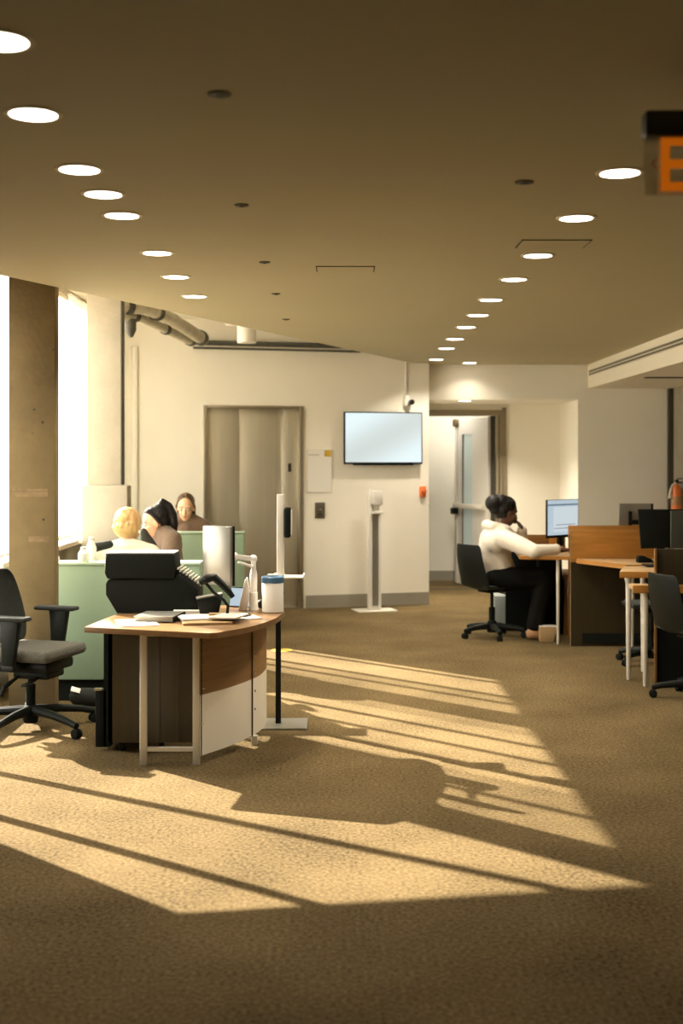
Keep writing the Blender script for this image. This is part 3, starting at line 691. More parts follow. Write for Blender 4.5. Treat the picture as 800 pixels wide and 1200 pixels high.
# ---- sanitiser stands
def stand(x, y, rz, label, full):
    o = empty('sanitiser_stand', (x, y, 0), rz, label, 'sanitiser stand', 'hand sanitiser stands')
    return o
sd = stand(-0.395, 7.68, 0.0, 'hand sanitiser stand just behind the reception desk', 1)
MB().box(-0.20, 0.19, -0.15, 0.15, 0, 0.012, 0.004).build('base_plate', SILV, sd)
MB().box(0.0, 0.032, -0.015, 0.015, 0.012, 0.78, 0.003).build('lower_post', BLK, sd)
MB().box(0.008, 0.050, -0.03, 0.03, 0.90, 1.385, 0.004).build('upper_post', WMET, sd)
MB().box(0.0, 0.05, -0.035, 0.035, 0.78, 0.90, 0.003).build('bracket', BLK, sd)
MB().box(-0.006, 0.0, -0.035, 0.035, 0.78, 0.91).box(-0.006, 0.055, -0.035, 0.035, 0.9, 0.908).build('bracket_edge', WMET, sd)
di = MB().box(0.052, 0.092, -0.06, 0.06, 1.125, 1.305, 0.012).build('dispenser', BLK, sd)
MB().box(0.092, 0.098, -0.05, 0.05, 1.14, 1.29, 0.003).build('dispenser_cover', WPL, di)
b = MB(); b.box(0.03, 0.17, -0.07, 0.07, 0.885, 0.893, 0.002); b.box(0.165, 0.173, -0.07, 0.07, 0.885, 0.905, 0.002); b.build('drip_tray', WPL, sd)
p = at(438, 711, 13.45)
sd = stand(p.x, 13.45, WA, 'white hand sanitiser stand below the television', 0)
MB().box(-0.21, 0.22, -0.15, 0.14, 0, 0.010, 0.003).build('base_plate', WMET, sd)
MB().box(-0.065, -0.025, -0.03, 0.03, 0.01, 1.27, 0.006).box(-0.025, 0.05, 0.0, 0.03, 0.01, 1.26).box(0.05, 0.075, -0.02, 0.03, 0.01, 1.12, 0.003).build('post', WPL, sd)
MB().box(-0.022, 0.048, -0.006, 0.0, 0.05, 1.03).build('panel', SILV, sd)
MB().box(-0.035, 0.075, -0.09, 0.0, 1.11, 1.26, 0.015).build('dispenser', WPL, sd)
MB().box(-0.035, 0.075, -0.10, 0.0, 1.02, 1.045, 0.004).build('drip_tray', WPL, sd)

# ------------------------------------------------------------------ chairs
def star_base(parent, r, rot, h=0.42, m=BLK, cas=0.028, arch=0.085):
    for k in range(5):
        a = rot+2*PI*k/5; d = Vector((math.cos(a), math.sin(a), 0))
        pts = [d*0.03+Vector((0, 0, 0.075+arch*0.5)), d*r*0.45+Vector((0, 0, 0.075+arch*0.42)), d*r*0.8+Vector((0, 0, 0.075+arch*0.18)), d*r+Vector((0, 0, 0.07))]
        bl = MB().tube(pts, [0.030, 0.025, 0.021, 0.020], 10).build('base_leg', m, parent)
        w = Vector((-d.y, d.x, 0)); b = MB()
        for s in (-1, 1):
            Mx = Matrix.Translation(d*r+w*0.014*s+Vector((0, 0, cas))) @ Matrix.Rotation(a, 4, 'Z') @ Matrix.Rotation(PI/2, 4, 'X')
            b.lathe([(cas*0.6, -0.009), (cas, -0.006), (cas, 0.006), (cas*0.6, 0.009)], 18, Mx)
        b.tube([d*r+Vector((0, 0, cas)), d*r+Vector((0, 0, 0.08))], 0.008)
        b.build('caster', BLKM, bl)
    MB().lathe([(0.04, 0.045), (0.045, 0.06), (0.042, 0.14), (0.028, 0.15), (0.028, 0.27)], 20).build('column_sleeve', BLKM, parent)
    MB().lathe([(0.016, 0.26), (0.016, h)], 16).build('gas_column', CHROME if False else BLK, parent)

oc = empty('office_chair', (-1.83, 7.54, 0), math.radians(-17), 'black office chair with armrests cut by the left picture edge', 'chair')
star_base(oc, 0.40, math.radians(-20), 0.40)
b = MB(); grid = []
t = bmesh.new()
b.box(-0.24, 0.25, -0.24, 0.24, 0.43, 0.50, 0.034, seg=5)
se = b.build('seat', GRYF, oc, 80); se.modifiers.new('s', 'SUBSURF').levels = 1
MB().box(-0.22, 0.20, -0.16, 0.16, 0.36, 0.425, 0.02).box(-0.06, 0.17, -0.10, 0.10, 0.315, 0.37, 0.015).build('seat_mechanism', BLK, oc)
MB().tube([(0.1, -0.08, 0.33), (0.12, -0.2, 0.315), (0.12, -0.26, 0.315)], 0.009).box(0.10, 0.14, -0.28, -0.22, 0.305, 0.32, 0.006).tube([(-0.02, -0.1, 0.33), (-0.06, -0.19, 0.28), (-0.075, -0.2, 0.23)], [0.008, 0.016, 0.01]).build('lever', BLK, oc)
# back: rounded shell, curved
b = MB(); grid = []
prof = [(0.50, 0.17), (0.56, 0.225), (0.66, 0.25), (0.76, 0.235), (0.85, 0.195), (0.91, 0.15), (0.94, 0.09)]
for z, hwid in prof:
    row = []
    for j in range(13):
        u = -1+2*j/12; row.append((-0.175-(z-0.5)*0.14+0.05*u*u-0.03*math.sin((z-0.5)*6), hwid*u, z))
    grid.append(row)
b.sheet(grid, 0.045, Vector((1, 0, 0))); ob = b.build('backrest', BLKF, oc, 80); sm = ob.modifiers.new('s', 'SUBSURF'); sm.levels = 2; sm.render_levels = 2
b = MB(); b.tube([(-0.17, 0, 0.39), (-0.30, 0, 0.40), (-0.345, 0, 0.5), (-0.355, 0, 0.68)], [0.025, 0.028, 0.026, 0.018], 10); b.build('back_support', BLK, oc)
for s in (-1, 1):
    b = MB(); b.prism([(-0.02, 0.42), (0.06, 0.42), (0.075, 0.55), (0.10, 0.678), (-0.03, 0.678), (-0.015, 0.55)], -0.02, 0.02, Matrix.Translation((0, s*0.275, 0)) @ MX, 0.008)
    b.box(-0.02, 0.06, min(s*0.12, s*0.29), max(s*0.12, s*0.29), 0.385, 0.425, 0.008)
    b.build('arm_bracket', BLK, oc)
    MB().box(-0.12, 0.15, s*0.275-0.045, s*0.275+0.045, 0.675, 0.700, 0.012, seg=3).build('armrest', BLKF, oc)

def task_chair(loc, rz, label, rot=0.3):
    o = empty('task_chair', loc, rz, label, 'chair', 'black shell task chairs')
    star_base(o, 0.28, rot, 0.42, BLK, 0.026, 0.05)
    b = MB(); grid = []
    for i in range(11):
        t = i/10
        if t < 0.5: x = 0.21-0.40*(t/0.5); z = 0.452-0.012*math.sin(t*2*PI)
        else: u = (t-0.5)/0.5; x = -0.19-0.08*math.sin(u*PI/2)-0.02*u; z = 0.45+0.40*u**1.15
        wd = 0.21 if t < 0.5 else 0.215-0.035*((t-0.5)/0.5)**2; row = []
        for j in range(9):
            v = -1+j/4; c = 0.035*v*v; row.append((x+(c if t > 0.55 else 0), wd*v, z+(c*0.6 if t <= 0.55 else 0)))
        grid.append(row)
    b.sheet(grid, 0.014, Vector((0.3, 0, 1)).normalized()); q = b.build('shell', BLK, o, 80); s2 = q.modifiers.new('s', 'SUBSURF'); s2.levels = 1
    b = MB(); b.box(-0.20, 0.19, -0.18, 0.18, 0.458, 0.478, 0.01); b.build('seat_pad', BLKF, o)
    MB().box(-0.1, 0.1, -0.08, 0.08, 0.405, 0.435, 0.006).tube([(0, -0.08, 0.415), (0, -0.2, 0.405)], 0.007).build('seat_mechanism', BLK, o)
    return o
task_chair((1.345, 11.45, 0), math.radians(30), 'black shell chair the person in the pale hoodie sits on', 0.55)
task_chair((2.36, 8.52, 0), math.radians(18), 'black shell chair at the near desk cut by the right picture edge', 0.15)
task_chair((2.42, 9.98, 0), math.radians(180), 'black shell chair hidden behind the near right desk leg', 0.55)

# ------------------------------------------------------------------ right-hand desks
def leg(b, x, y, z1, r=0.02):
    b.lathe([(r*0.6, 0), (r*0.85, 0.004), (r*0.85, 0.02), (r*0.9, 0.022), (r*1.3, z1)], 16, Matrix.Translation((x, y, 0)))
# desk of the person
td = empty('study_desk', (1.98, 11.35, 0), label='oak study desk with round metal leg where the hooded person leans', cat='desk', group='oak study desks')
def tr(x, y): return x-1.98, y-11.35
TZ = 0.762
MB().prism([tr(1.53, 11.0), tr(2.02, 10.92), tr(2.02, 11.75), tr(1.60, 11.85)], TZ-0.03, TZ, bev=0.002).build('worktop', OAKT, td)
MB().prism([tr(1.527, 10.995), tr(2.02, 10.915), tr(2.02, 10.925), tr(1.53, 11.005)], TZ-0.03, TZ-0.001).build('edge_band', OAK, td)
b = MB(); leg(b, *tr(1.86, 11.0), TZ-0.03, 0.013); b.build('leg', WMET, td)
MB().box(1.60-1.98, 2.02-1.98, 11.83-11.35, 11.86-11.35, TZ-0.02, TZ+0.13, 0.002).build('rear_screen', OAKD, td)
MB().box(1.999-1.98, 2.018-1.98, 11.55-11.35, 11.86-11.35, TZ, TZ+0.22, 0.002).box(1.90-1.98, 1.999-1.98, 11.70-11.35, 11.72-11.35, TZ, TZ+0.13).build('side_screen', OAK, td)
MB().box(1.52-1.98, 2.02-1.98, 11.86-11.35, 11.88-11.35, 0.0, TZ-0.03).build('modesty_panel', BLKM, td)
MB().box(1.80-1.98, 2.00-1.98, 11.62-11.35, 11.84-11.35, 0.0, TZ-0.03, 0.002).build('side_cabinet', BLKM, td)
p = at(586.5, 733, 11.9)
o = MB().box(-0.09, 0.05, -0.15, 0.15, 0, 0.32, 0.006).build('pc_tower', mat('pale_case', (0.30, 0.34, 0.32), 0.5)); o.location = (p.x+0.03, 12.05, 0); tag(o, 'pale grey computer case on the floor beyond the hooded person', 'computer')
# big carrel panel and its desk
ca = empty('carrel_desk', (2.4, 10.9, 0), label='oak study carrel with tall end panel and jutting worktop', cat='desk', group='oak study desks')
def tc_(x, y): return x-2.4, y-10.9
MB().box(1.945-2.4, 2.66-2.4, 0.0, 0.024, 0.715, 0.985, 0.002).build('front_panel', OAK, ca)
MB().box(1.945-2.4, 2.66-2.4, 0.0, 0.024, 0, 0.714).build('lower_panel', BRN, ca)  # same panel below the worktop; its shade is put into the dark colour
MB().box(1.945-2.4, 1.951-2.4, -0.003, 0.022, 0, 0.984).build('edge_band', OAKT, ca)
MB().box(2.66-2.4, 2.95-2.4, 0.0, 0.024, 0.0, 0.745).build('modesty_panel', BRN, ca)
wt = MB().prism([tc_(2.0, 10.895), tc_(2.29, 10.30), tc_(2.95, 10.22), tc_(2.95, 10.895)], 0.715, 0.745, bev=0.002).build('worktop', OAKT, ca)
b = MB()
for q0, q1 in (((2.0, 10.88), (2.29, 10.30)), ((2.29, 10.30), (2.95, 10.22))):
    u, v = Vector(tc_(*q0)), Vector(tc_(*q1)); d = (v-u).normalized(); nn = Vector((d.y, -d.x))
    b.prism([u, v, v+nn*0.006, u+nn*0.006], 0.708, 0.7445)
b.build('edge_band', OAK, wt)
MB().box(2.02-2.4, 2.9-2.4, 0.50, 0.524, 0.0, 1.0, 0.002).build('rear_panel', OAK, ca)
MB().box(2.05-2.4, 2.64-2.4, -0.02, 0.0, 0.03, 0.11).build('kick_strip', BLKM, ca)
b = MB(); leg(b, *tc_(2.36, 10.40), 0.715, 0.015); b.build('leg', WMET, ca)
# near desk (its leg stands at about 9.2 m) and the lower one before it
nd = empty('near_desk', (2.5, 9.3, 0), label='oak desk with pale round legs right of the carrel panel', cat='desk', group='oak study desks')
p = at(725, 670, 9.22)
MB().prism([(p.x-2.5, -0.10), (0.9, -0.10), (0.9, 0.45), (p.x-2.5+0.13, 0.36)], 0.755, 0.785, bev=0.003).build('worktop', OAKT, nd)
MB().box(p.x-2.5, 0.9, -0.106, -0.099, 0.74, 0.7845, 0.001).build('edge_band', OAK, nd)
for x_ in (at(737, 700, 9.22).x, at(757, 700, 9.5).x):
    b = MB(); leg(b, x_-2.5, -0.06 if x_ < 2.15 else 0.3, 0.755, 0.017); b.bar((x_-2.5-0.025, -0.03 if x_ < 2.15 else 0.3, 0.755), (x_-2.5, -0.05 if x_ < 2.15 else 0.3, 0.66), 0.012); b.bar((x_-2.5+0.03, -0.03 if x_ < 2.15 else 0.3, 0.755), (x_-2.5, -0.05 if x_ < 2.15 else 0.3, 0.66), 0.012)
    b.build('leg', WMET, nd)
le = empty('low_desk', (2.5, 8.95, 0), label='lower oak desk with brown side screen at the right picture edge', cat='desk', group='oak study desks')
p = at(740, 690, 8.95)
MB().box(p.x-2.5, at(766, 690, 8.95).x-2.5, -0.03, 0.10, 0.68, 0.715, 0.002).box(at(769, 690, 8.95).x-2.5, 0.9, -0.03, 0.10, 0.68, 0.715).build('worktop', OAKT, le)
MB().box(p.x-2.5, at(766, 690, 8.95).x-2.5, -0.037, -0.031, 0.66, 0.714, 0.001).box(at(769, 690, 8.95).x-2.5, 0.9, -0.037, -0.031, 0.66, 0.714).build('edge_band', OAK, le)
b = MB(); leg(b, at(756.5, 700, 8.95).x-2.5, 0.02, 0.68, 0.017); b.build('leg', WMET, le)
xs = at(767.5, 700, 8.95).x-2.5
MB().box(xs-0.008, xs+0.008, -0.02, 0.012, 0.0, 0.965, 0.002).build('end_panel', OAKD, le)
MB().box(xs+0.008, 0.9, 0.02, 0.045, 0.0, 0.68).build('modesty_panel', BLKM, le)
MB().box(xs+0.008, 0.9, 0.0, 0.03, 0.715, 0.965, 0.002).build('privacy_screen', BRN, le)
# small phone-like thing on the carrel desk
o = MB().prism([(-0.05, 0), (0.09, 0), (0.06, 0.03), (0.0, 0.055), (-0.04, 0.05)], -0.05, 0.05, MX, 0.004).build('desk_phone', BLK); o.location = (2.47, 10.5, 0.746); tag(o, 'black desk phone on the carrel worktop', 'phone')
o = MB().box(-0.2, 0.2, -0.07, 0.07, 0, 0.018, 0.004).build('keyboard', BLKM); o.location = (2.72, 10.33, 0.746); tag(o, 'dark keyboard on the carrel worktop beside the phone', 'keyboard')

# ---- monitors at the right
m1 = empty('monitor_lit', (1.97, 11.55, TZ), label='monitor with a bright document window in front of the hooded person', cat='monitor')
a = at(641, 607, 11.35); c_ = at(677.5, 607, 11.65); ang = math.atan2(c_.y-a.y, c_.x-a.x); cen = (a+c_)/2; wd = (c_-a).length
Mm = Matrix.Translation((cen.x-1.97, cen.y-11.55, cen.z-TZ)) @ Matrix.Rotation(ang, 4, 'Z')
hh = 0.162
cs = MB().box(-wd/2, wd/2, 0, 0.02, -hh-0.012, hh+0.004, 0.003, Mm).build('casing', BLK, m1)
MB().box(-wd/2+0.006, wd/2-0.008, -0.002, 0.0, -hh+0.012, hh, 0, Mm).build('screen', DOC, cs)
MB().box(-wd/2+0.006, wd/2-0.008, -0.003, -0.002, hh-0.05, hh-0.035, 0, Mm).box(-wd/2+0.09, wd/2-0.03, -0.0038, -0.003, -hh+0.068, -hh+0.074, 0, Mm).box(-wd/2+0.12, wd/2-0.05, -0.0038, -0.003, -hh+0.1, -hh+0.106, 0, Mm).build('screen_bars', DOC3, cs)
MB().box(-wd/2+0.085, wd/2-0.02, -0.003, -0.002, -hh+0.04, hh-0.06, 0, Mm).build('page', DOC2, cs)
MB().box(-0.03, 0.03, 0.02, 0.05, -hh-0.09, 0.0, 0.004, Mm).box(-0.09, 0.09, -0.04, 0.1, TZ-cen.z, TZ-cen.z+0.015, 0.004, Mm).build('stand', BLK, m1)
m2 = empty('silver_monitor', (at(745, 605, 11.8).x, 11.8, 0.772), label='pale silver monitor back with black stand behind the carrel', cat='monitor')
zc = CH-(604-HZ)/F*11.8-0.772
MB().box(-0.16, 0.16, -0.012, 0.012, zc-0.12, zc+0.11, 0.005).build('casing', SILV, m2)
MB().box(-0.075, -0.045, -0.04, -0.0125, zc-0.14, zc+0.04, 0.004).box(-0.05, 0.06, -0.045, -0.0125, zc-0.08, zc-0.04, 0.005).build('stand_bracket', BLK, m2)
MB().box(0.135, 0.15, -0.03, -0.013, zc-0.12, zc+0.11).build('edge_strip', BLK, m2)
MB().box(-0.03, 0.03, 0.013, 0.04, -0.2, zc, 0.003).box(-0.12, 0.12, -0.02, 0.12, -0.22, -0.2, 0.003).build('stand', BLK, m2)
# shelf it stands on
o = MB().box(2.0, 3.5, 11.55, 12.1, 0.51, 0.552, 0.003).box(2.02, 2.05, 11.6, 12.05, 0, 0.51).box(3.45, 3.48, 11.6, 12.05, 0, 0.51).build('rear_table', OAKD); tag(o, 'low oak table behind the carrel screen', 'table')
m3 = empty('black_monitor', (at(775, 620, 9.6).x, 9.6, 0.786), label='large black monitor back above the near oak desk', cat='monitor')
zc = CH-(620-HZ)/F*9.6-0.785; M3 = Matrix.Rotation(math.radians(4), 4, 'Z')
pl = [at(747, 597, 9.6), at(800, 597, 9.6), at(800, 641, 9.6), at(751, 643, 9.6)]
MB().prism([(v.x-m3.location.x, v.z-0.785) for v in pl], -0.015, 0.015, MX, 0.003).build('casing', BLKM, m3)
MB().box(-0.03, 0.03, 0.016, 0.05, 0.01, zc, 0.004).box(-0.12, 0.12, -0.05, 0.13, 0, 0.012, 0.003).build('stand', BLK, m3)
m4 = empty('grey_monitor', (at(800, 620, 9.35).x, 9.35, 0.785), label='dark grey monitor cut by the right picture edge', cat='monitor')
zc = CH-(621-HZ)/F*9.35-0.785
MB().box(at(785.5, 620, 9.35).x-m4.location.x, 0.35, -0.012, 0.012, zc-0.135, zc+0.14, 0.004).build('casing', mat('grey_case', (0.06, 0.062, 0.05), 0.35), m4)
MB().box(0.1, 0.15, 0.0125, 0.04, 0.01, zc, 0.004).box(0.0, 0.25, -0.05, 0.12, 0, 0.012, 0.003).build('stand', BLK, m4)

# fire extinguisher and its sign on the right wall
p = at(792.5, 580, 13.75)
fe = empty('fire_extinguisher', (p.x, 13.75, 1.03), label='orange-red fire extinguisher hanging on the far right wall', cat='fire extinguisher')
MB().lathe([(0.04, 0), (0.058, 0.012), (0.06, 0.03), (0.06, 0.20), (0.05, 0.25), (0.022, 0.285), (0.02, 0.30)], 24).build('cylinder', ORG, fe)
MB().box(-0.015, 0.06, -0.012, 0.012, 0.30, 0.315, 0.003).box(-0.02, 0.02, -0.015, 0.015, 0.315, 0.34, 0.003).box(0.0, 0.075, -0.01, 0.01, 0.345, 0.355, 0.002).build('valve_handle', BLK, fe)
MB().tube([(-0.01, -0.01, 0.31), (-0.05, -0.02, 0.28), (-0.075, -0.02, 0.2), (-0.078, -0.02, 0.14)], [0.01, 0.012, 0.015, 0.02], 10).build('hose', WMET, fe)
MB().box(0.045, XR-p.x-0.001, -0.02, 0.02, 0.1, 0.14).build('wall_bracket', BLKM, fe)
MB().lathe([(0.0608, 0.07), (0.0608, 0.16)], 24).build('label_band', mat('worn_label', (0.45, 0.25, 0.12), 0.6), fe)
es = empty('extinguisher_sign', (XR-0.001, 13.30, 1.6), label='small white sign with red extinguisher symbol on the right wall', cat='sign')
zc = at(796, 532, 13.3).z-1.6
MB().box(-0.006, 0, -0.09, 0.09, zc-0.07, zc+0.07).build('plate', PAPER, es)
MB().box(-0.008, -0.006, -0.02, 0.02, zc-0.045, zc+0.02, 0.0).box(-0.008, -0.006, -0.008, 0.008, zc+0.02, zc+0.04).box(-0.008, -0.006, -0.03, 0.0, zc+0.035, zc+0.042).build('symbol', RED, es)

# yellow dot on the carpet
o = MB().lathe([(0.088, 0.0), (0.088, 0.003)], 32).build('floor_marker', YEL); o.location = (at(330, 762, 10.66).x, 10.66, 0); tag(o, 'round yellow marker stuck to the carpet behind the desk', 'floor marker')

# ------------------------------------------------------------------ booths
def booth(x0, x1, y0, z1, ledge, label, seat=True):
    o = empty('booth_bench', (x0, y0, 0), label=label, cat='booth', group='mint green booths')
    L = x1-x0
    MB().box(0, L, 0, 0.13, 0.14, z1-0.02, 0.012).build('back_panel', MINT, o)
    MB().box(-0.003, L+0.003, -0.004, ledge, z1-0.022, z1, 0.008).build('top_ledge', MINTL, o)
    MB().box(0.02, L-0.02, 0.03, 0.40 if seat else 0.12, 0, 0.14).build('plinth', BLKM, o)
    if seat:
        MB().box(0.0, L, 0.14, 0.62, 0.14, 0.44, 0.02).build('seat_cushion', MINT, o)
    return o
NB = booth(-2.16, -0.93, 8.42, 0.915, 0.20, 'nearest mint green booth back behind the black machine')
b = MB(); b.box(-1.14, -1.0, 8.63, 8.66, 0.87, 0.9)
b.bm.free()
FB = booth(-2.0, -0.895, 11.75, 0.925, 0.12, 'farthest mint green booth back before the lift doors', False)
MBt = MB().box(-2.05, -0.98, 11.9, 12.3, 0.70, 0.73, 0.006).box(-1.96, -1.90, 12.0, 12.1, 0.02, 0.70).box(-2.02, -1.85, 11.92, 12.2, 0, 0.02, 0.004).build('booth_table', MINTL); tag(MBt, 'table in the far booth where the brown-haired person reads', 'table')
def bottle(px, py0, py1, Y, r, label, zb):
    o = empty('water_bottle', ((px-CX)/F*Y, Y, zb), label=label, cat='bottle'); h = (py1-py0)/F*Y
    MB().lathe([(r*0.9, 0), (r, 0.006), (r, h*0.55), (r*0.5, h*0.82), (r*0.45, h*0.86)], 20).build('body', WPL, o)
    MB().lathe([(r*0.55, h*0.86), (r*0.55, h*0.97), (r*0.4, h)], 16).build('cap', WMET, o)
bottle(98, 643, 660, 8.50, 0.038, 'pointed white bottle on the near booth ledge', 0.915)
bottle(107, 628, 655, 8.62, 0.034, 'taller pale bottle standing behind the pointed white bottle', 0.915)
bottle(67, 651, 661, 8.50, 0.014, 'tiny white bottle on the booth ledge beside the concrete column', 0.915)
# dark bags under the booth
b = MB(); b.capsule((-0.12, 0, 0.06), 0.06, (0.16, 0.02, 0.05), 0.055); b.capsule((0.1, 0.05, 0.06), 0.05, (0.26, 0.0, 0.04), 0.04)
o = remesh(b.build('backpack', BLKF), 0.012, 4); o.location = (-1.58, 8.27, 0.0); tag(o, 'dark crumpled bag on the carpet below the near booth', 'bag')
o = MB().box(-0.03, 0.03, -0.002, 0.002, -0.02, 0.02, 0.001).build('paper_tag', PAPER); o.location = (at(83, 817, 8.08).x, 8.225, 0.112); o.rotation_euler = (-0.9, 0.3, 0.2); tag(o, 'small white paper scrap on the dark bag', 'paper')

# ------------------------------------------------------------------ people
def hand(b, wrist, d, up, size=1.0, curl=0.5):
    d = Vector(d).normalized(); up = Vector(up).normalized(); side = d.cross(up).normalized(); up = side.cross(d)
    w = Vector(wrist); pal = w+d*0.085*size
    for k in range(4):
        o_ = (k-1.5)*0.021*size
        b.capsule(w+side*o_*0.6+d*0.01, 0.016*size, pal+side*o_, 0.0125*size, 8, 3)
        ln = (0.062, 0.074, 0.068, 0.052)[k]*size; a = curl*0.6
        p1 = pal+side*o_; d1 = (d*math.cos(a)-up*math.sin(a)); p2 = p1+d1*ln*0.5; a2 = a+curl
        d2_ = (d*math.cos(a2)-up*math.sin(a2)); p3 = p2+d2_*ln*0.5
        b.capsule(p1, 0.0095*size, p2, 0.0085*size, 8, 3); b.capsule(p2, 0.0085*size, p3, 0.007*size, 8, 3)
    t0 = w+side*(-0.028)*size+d*0.025; t1 = t0-side*0.03*size+d*0.03*size; t2_ = t1+d*0.03*size-side*0.005
    b.capsule(t0, 0.014*size, t1, 0.011*size, 8, 3); b.capsule(t1, 0.011*size, t2_, 0.008*size, 8, 3)

def head(b, c, R, s=1.0):         # skull, jaw, nose, ears; R local frame: x = face forward, z = up
    M = R.to_4x4(); f = lambda x, y, z: Vector(c)+R @ Vector((x*s, y*s, z*s))
    e = R.to_quaternion()
    b.ell(f(-0.012, 0, 0.03), (0.098*s, 0.076*s, 0.092*s), e); b.ell(f(0.028, 0, -0.03), (0.062*s, 0.058*s, 0.082*s), e)
    b.ell(f(0.052, 0, -0.085), (0.028*s, 0.030*s, 0.024*s), e)
    b.capsule(f(0.086, 0, 0.012), 0.009*s, f(0.103, 0, -0.026), 0.014*s, 10, 3)
    b.ell(f(0.080, 0.0, -0.060), (0.016*s, 0.026*s, 0.012*s), e)
    for q in (-1, 1):
        b.ell(f(-0.005, q*0.077, -0.01), (0.018*s, 0.009*s, 0.032*s), e)
        b.ell(f(0.058, q*0.035, -0.025), (0.028*s, 0.024*s, 0.024*s), e); b.ell(f(0.068, q*0.03, 0.034), (0.018*s, 0.028*s, 0.010*s), e)
def face_bits(parent, c, R, s, browm, lipm=LIPS):
    f = lambda x, y, z: Vector(c)+R @ Vector((x*s, y*s, z*s)); e = R.to_quaternion()
    for q in (-1, 1):
        ey = MB().ell(f(0.077, q*0.031, 0.008), (0.010*s, 0.015*s, 0.008*s), e, 12).build('eye', EYEW, parent)
        MB().ell(f(0.0855, q*0.031, 0.007), (0.004*s, 0.0065*s, 0.0065*s), e, 10).build('iris', SEAM, ey)
        MB().capsule(f(0.083, q*0.016, 0.030), 0.0035*s, f(0.077, q*0.050, 0.031), 0.0025*s, 8, 2).build('eyebrow', browm, parent)
    MB().ell(f(0.093, 0, -0.058), (0.006*s, 0.022*s, 0.006*s), e, 12).build('mouth', lipm, parent)

def rotz(a, pitch=0.0, roll=0.0):  # facing direction a, pitch > 0 looks down
    return (Matrix.Rotation(a, 3, 'Z') @ Matrix.Rotation(pitch, 3, 'Y') @ Matrix.Rotation(roll, 3, 'X'))

def seated(loc, face, label, skin, topm, legm, hairfn, browm, s=1.0, hp=0.2, hy=0.0, lean=0.12, seat=0.45, arms=None, knee=0.42, headz=None, neckline=0.0):
    """a seated figure: local x forward, origin on the floor under the pelvis"""
    o = empty('person', loc, face, label, 'person')
    V = lambda x, y, z: Vector((x, y, z))
    pel = V(0, 0, seat+0.09); che = V(lean*0.7, 0, seat+0.40); nb = V(lean, 0, seat+0.535*s+0.02); hc = V(lean+0.045, 0, seat+0.70) if headz is None else V(lean+0.045, 0, headz)
    R = rotz(hy, hp)
    b = MB()
    b.capsule(pel, 0.13, V(lean*0.3, 0, seat+0.2), 0.12); b.capsule(V(lean*0.3, 0, seat+0.2), 0.12, che, 0.125)
    for q in (-1, 1): b.capsule(che, 0.11, che+V(0, q*0.09, 0.03), 0.09)
    b.capsule(nb-V(0, 0, 0.04), 0.06, nb+V(0.01, 0, 0.04), 0.052); b.capsule(nb+V(0.01, 0, 0.04), 0.052, hc+V(-0.01, 0, -0.03), 0.055)
    head(b, hc, R, s)
    A = arms or {}
    tb_ = MB(); tb_.capsule(pel+V(0, 0, -0.03), 0.150, V(lean*0.3, 0, seat+0.2), 0.138); tb_.capsule(V(lean*0.3, 0, seat+0.2), 0.138, che, 0.140)
    for q in (-1, 1):
        sh = che+V(0.01, q*0.165, 0.075)
        el, wr, ud = A.get(q, (V(0.17, q*0.25, seat+0.24), V(0.40, q*0.12, seat+0.30), V(0, 0, 1)))
        b.chain([(che+V(0, q*0.1, 0.06), 0.055), (sh, 0.052), (el, 0.040), (wr, 0.027)])
        hand(b, wr, (wr-el).normalized()*0.7+Vector(ud)*0.15+Vector((0.3, 0, 0)), ud, 0.95, 0.45)
        tb_.capsule(che, 0.125, che+V(0, q*0.09, 0.03), 0.105); tb_.capsule(nb+V(0, 0, -0.03), 0.075, sh, 0.072)
        tb_.chain([(sh, 0.074), (el, 0.060), (el.lerp(wr, 0.8), 0.045)])
        hip = pel+V(0.02, q*0.09, -0.01); kn = V(knee, q*0.12, seat+0.08); an = V(knee-0.02, q*0.13, 0.10)
        b.chain([(hip, 0.085), (kn, 0.058), (an, 0.040)]); b.capsule(an-V(0, 0, 0.03), 0.042, an+V(0.14, 0, -0.065), 0.032)
    remesh(b.build('body', skin, o), 0.0085, 3)
    tb_.capsule(nb+V(-0.02, 0, -0.045+neckline), 0.075, nb+V(-0.01, 0, -0.03+neckline), 0.066)
    remesh(tb_.build('sweater', topm, o), 0.012, 5)
    lb = MB()
    for q in (-1, 1):
        hip = pel+V(0.02, q*0.09, -0.03); kn = V(knee, q*0.12, seat+0.08); an = V(knee-0.02, q*0.13, 0.14)
        lb.chain([(pel+V(0, 0, -0.02), 0.135), (hip, 0.105), (kn, 0.078), (an, 0.062)])
    remesh(lb.build('trousers', legm, o), 0.014, 4)
    for q in (-1, 1):
        an = V(knee-0.02, q*0.13, 0.07); sb_ = MB(); sb_.capsule(an+V(-0.02, 0, -0.02), 0.048, an+V(0.15, 0, -0.032), 0.036); sb_.capsule(an, 0.05, an+V(0, 0, 0.05), 0.05)
        remesh(sb_.build('shoe', TAN, o), 0.01, 3)
    face_bits(o, hc, R, s, browm)
    hairfn(o, hc, R, s)
    return o

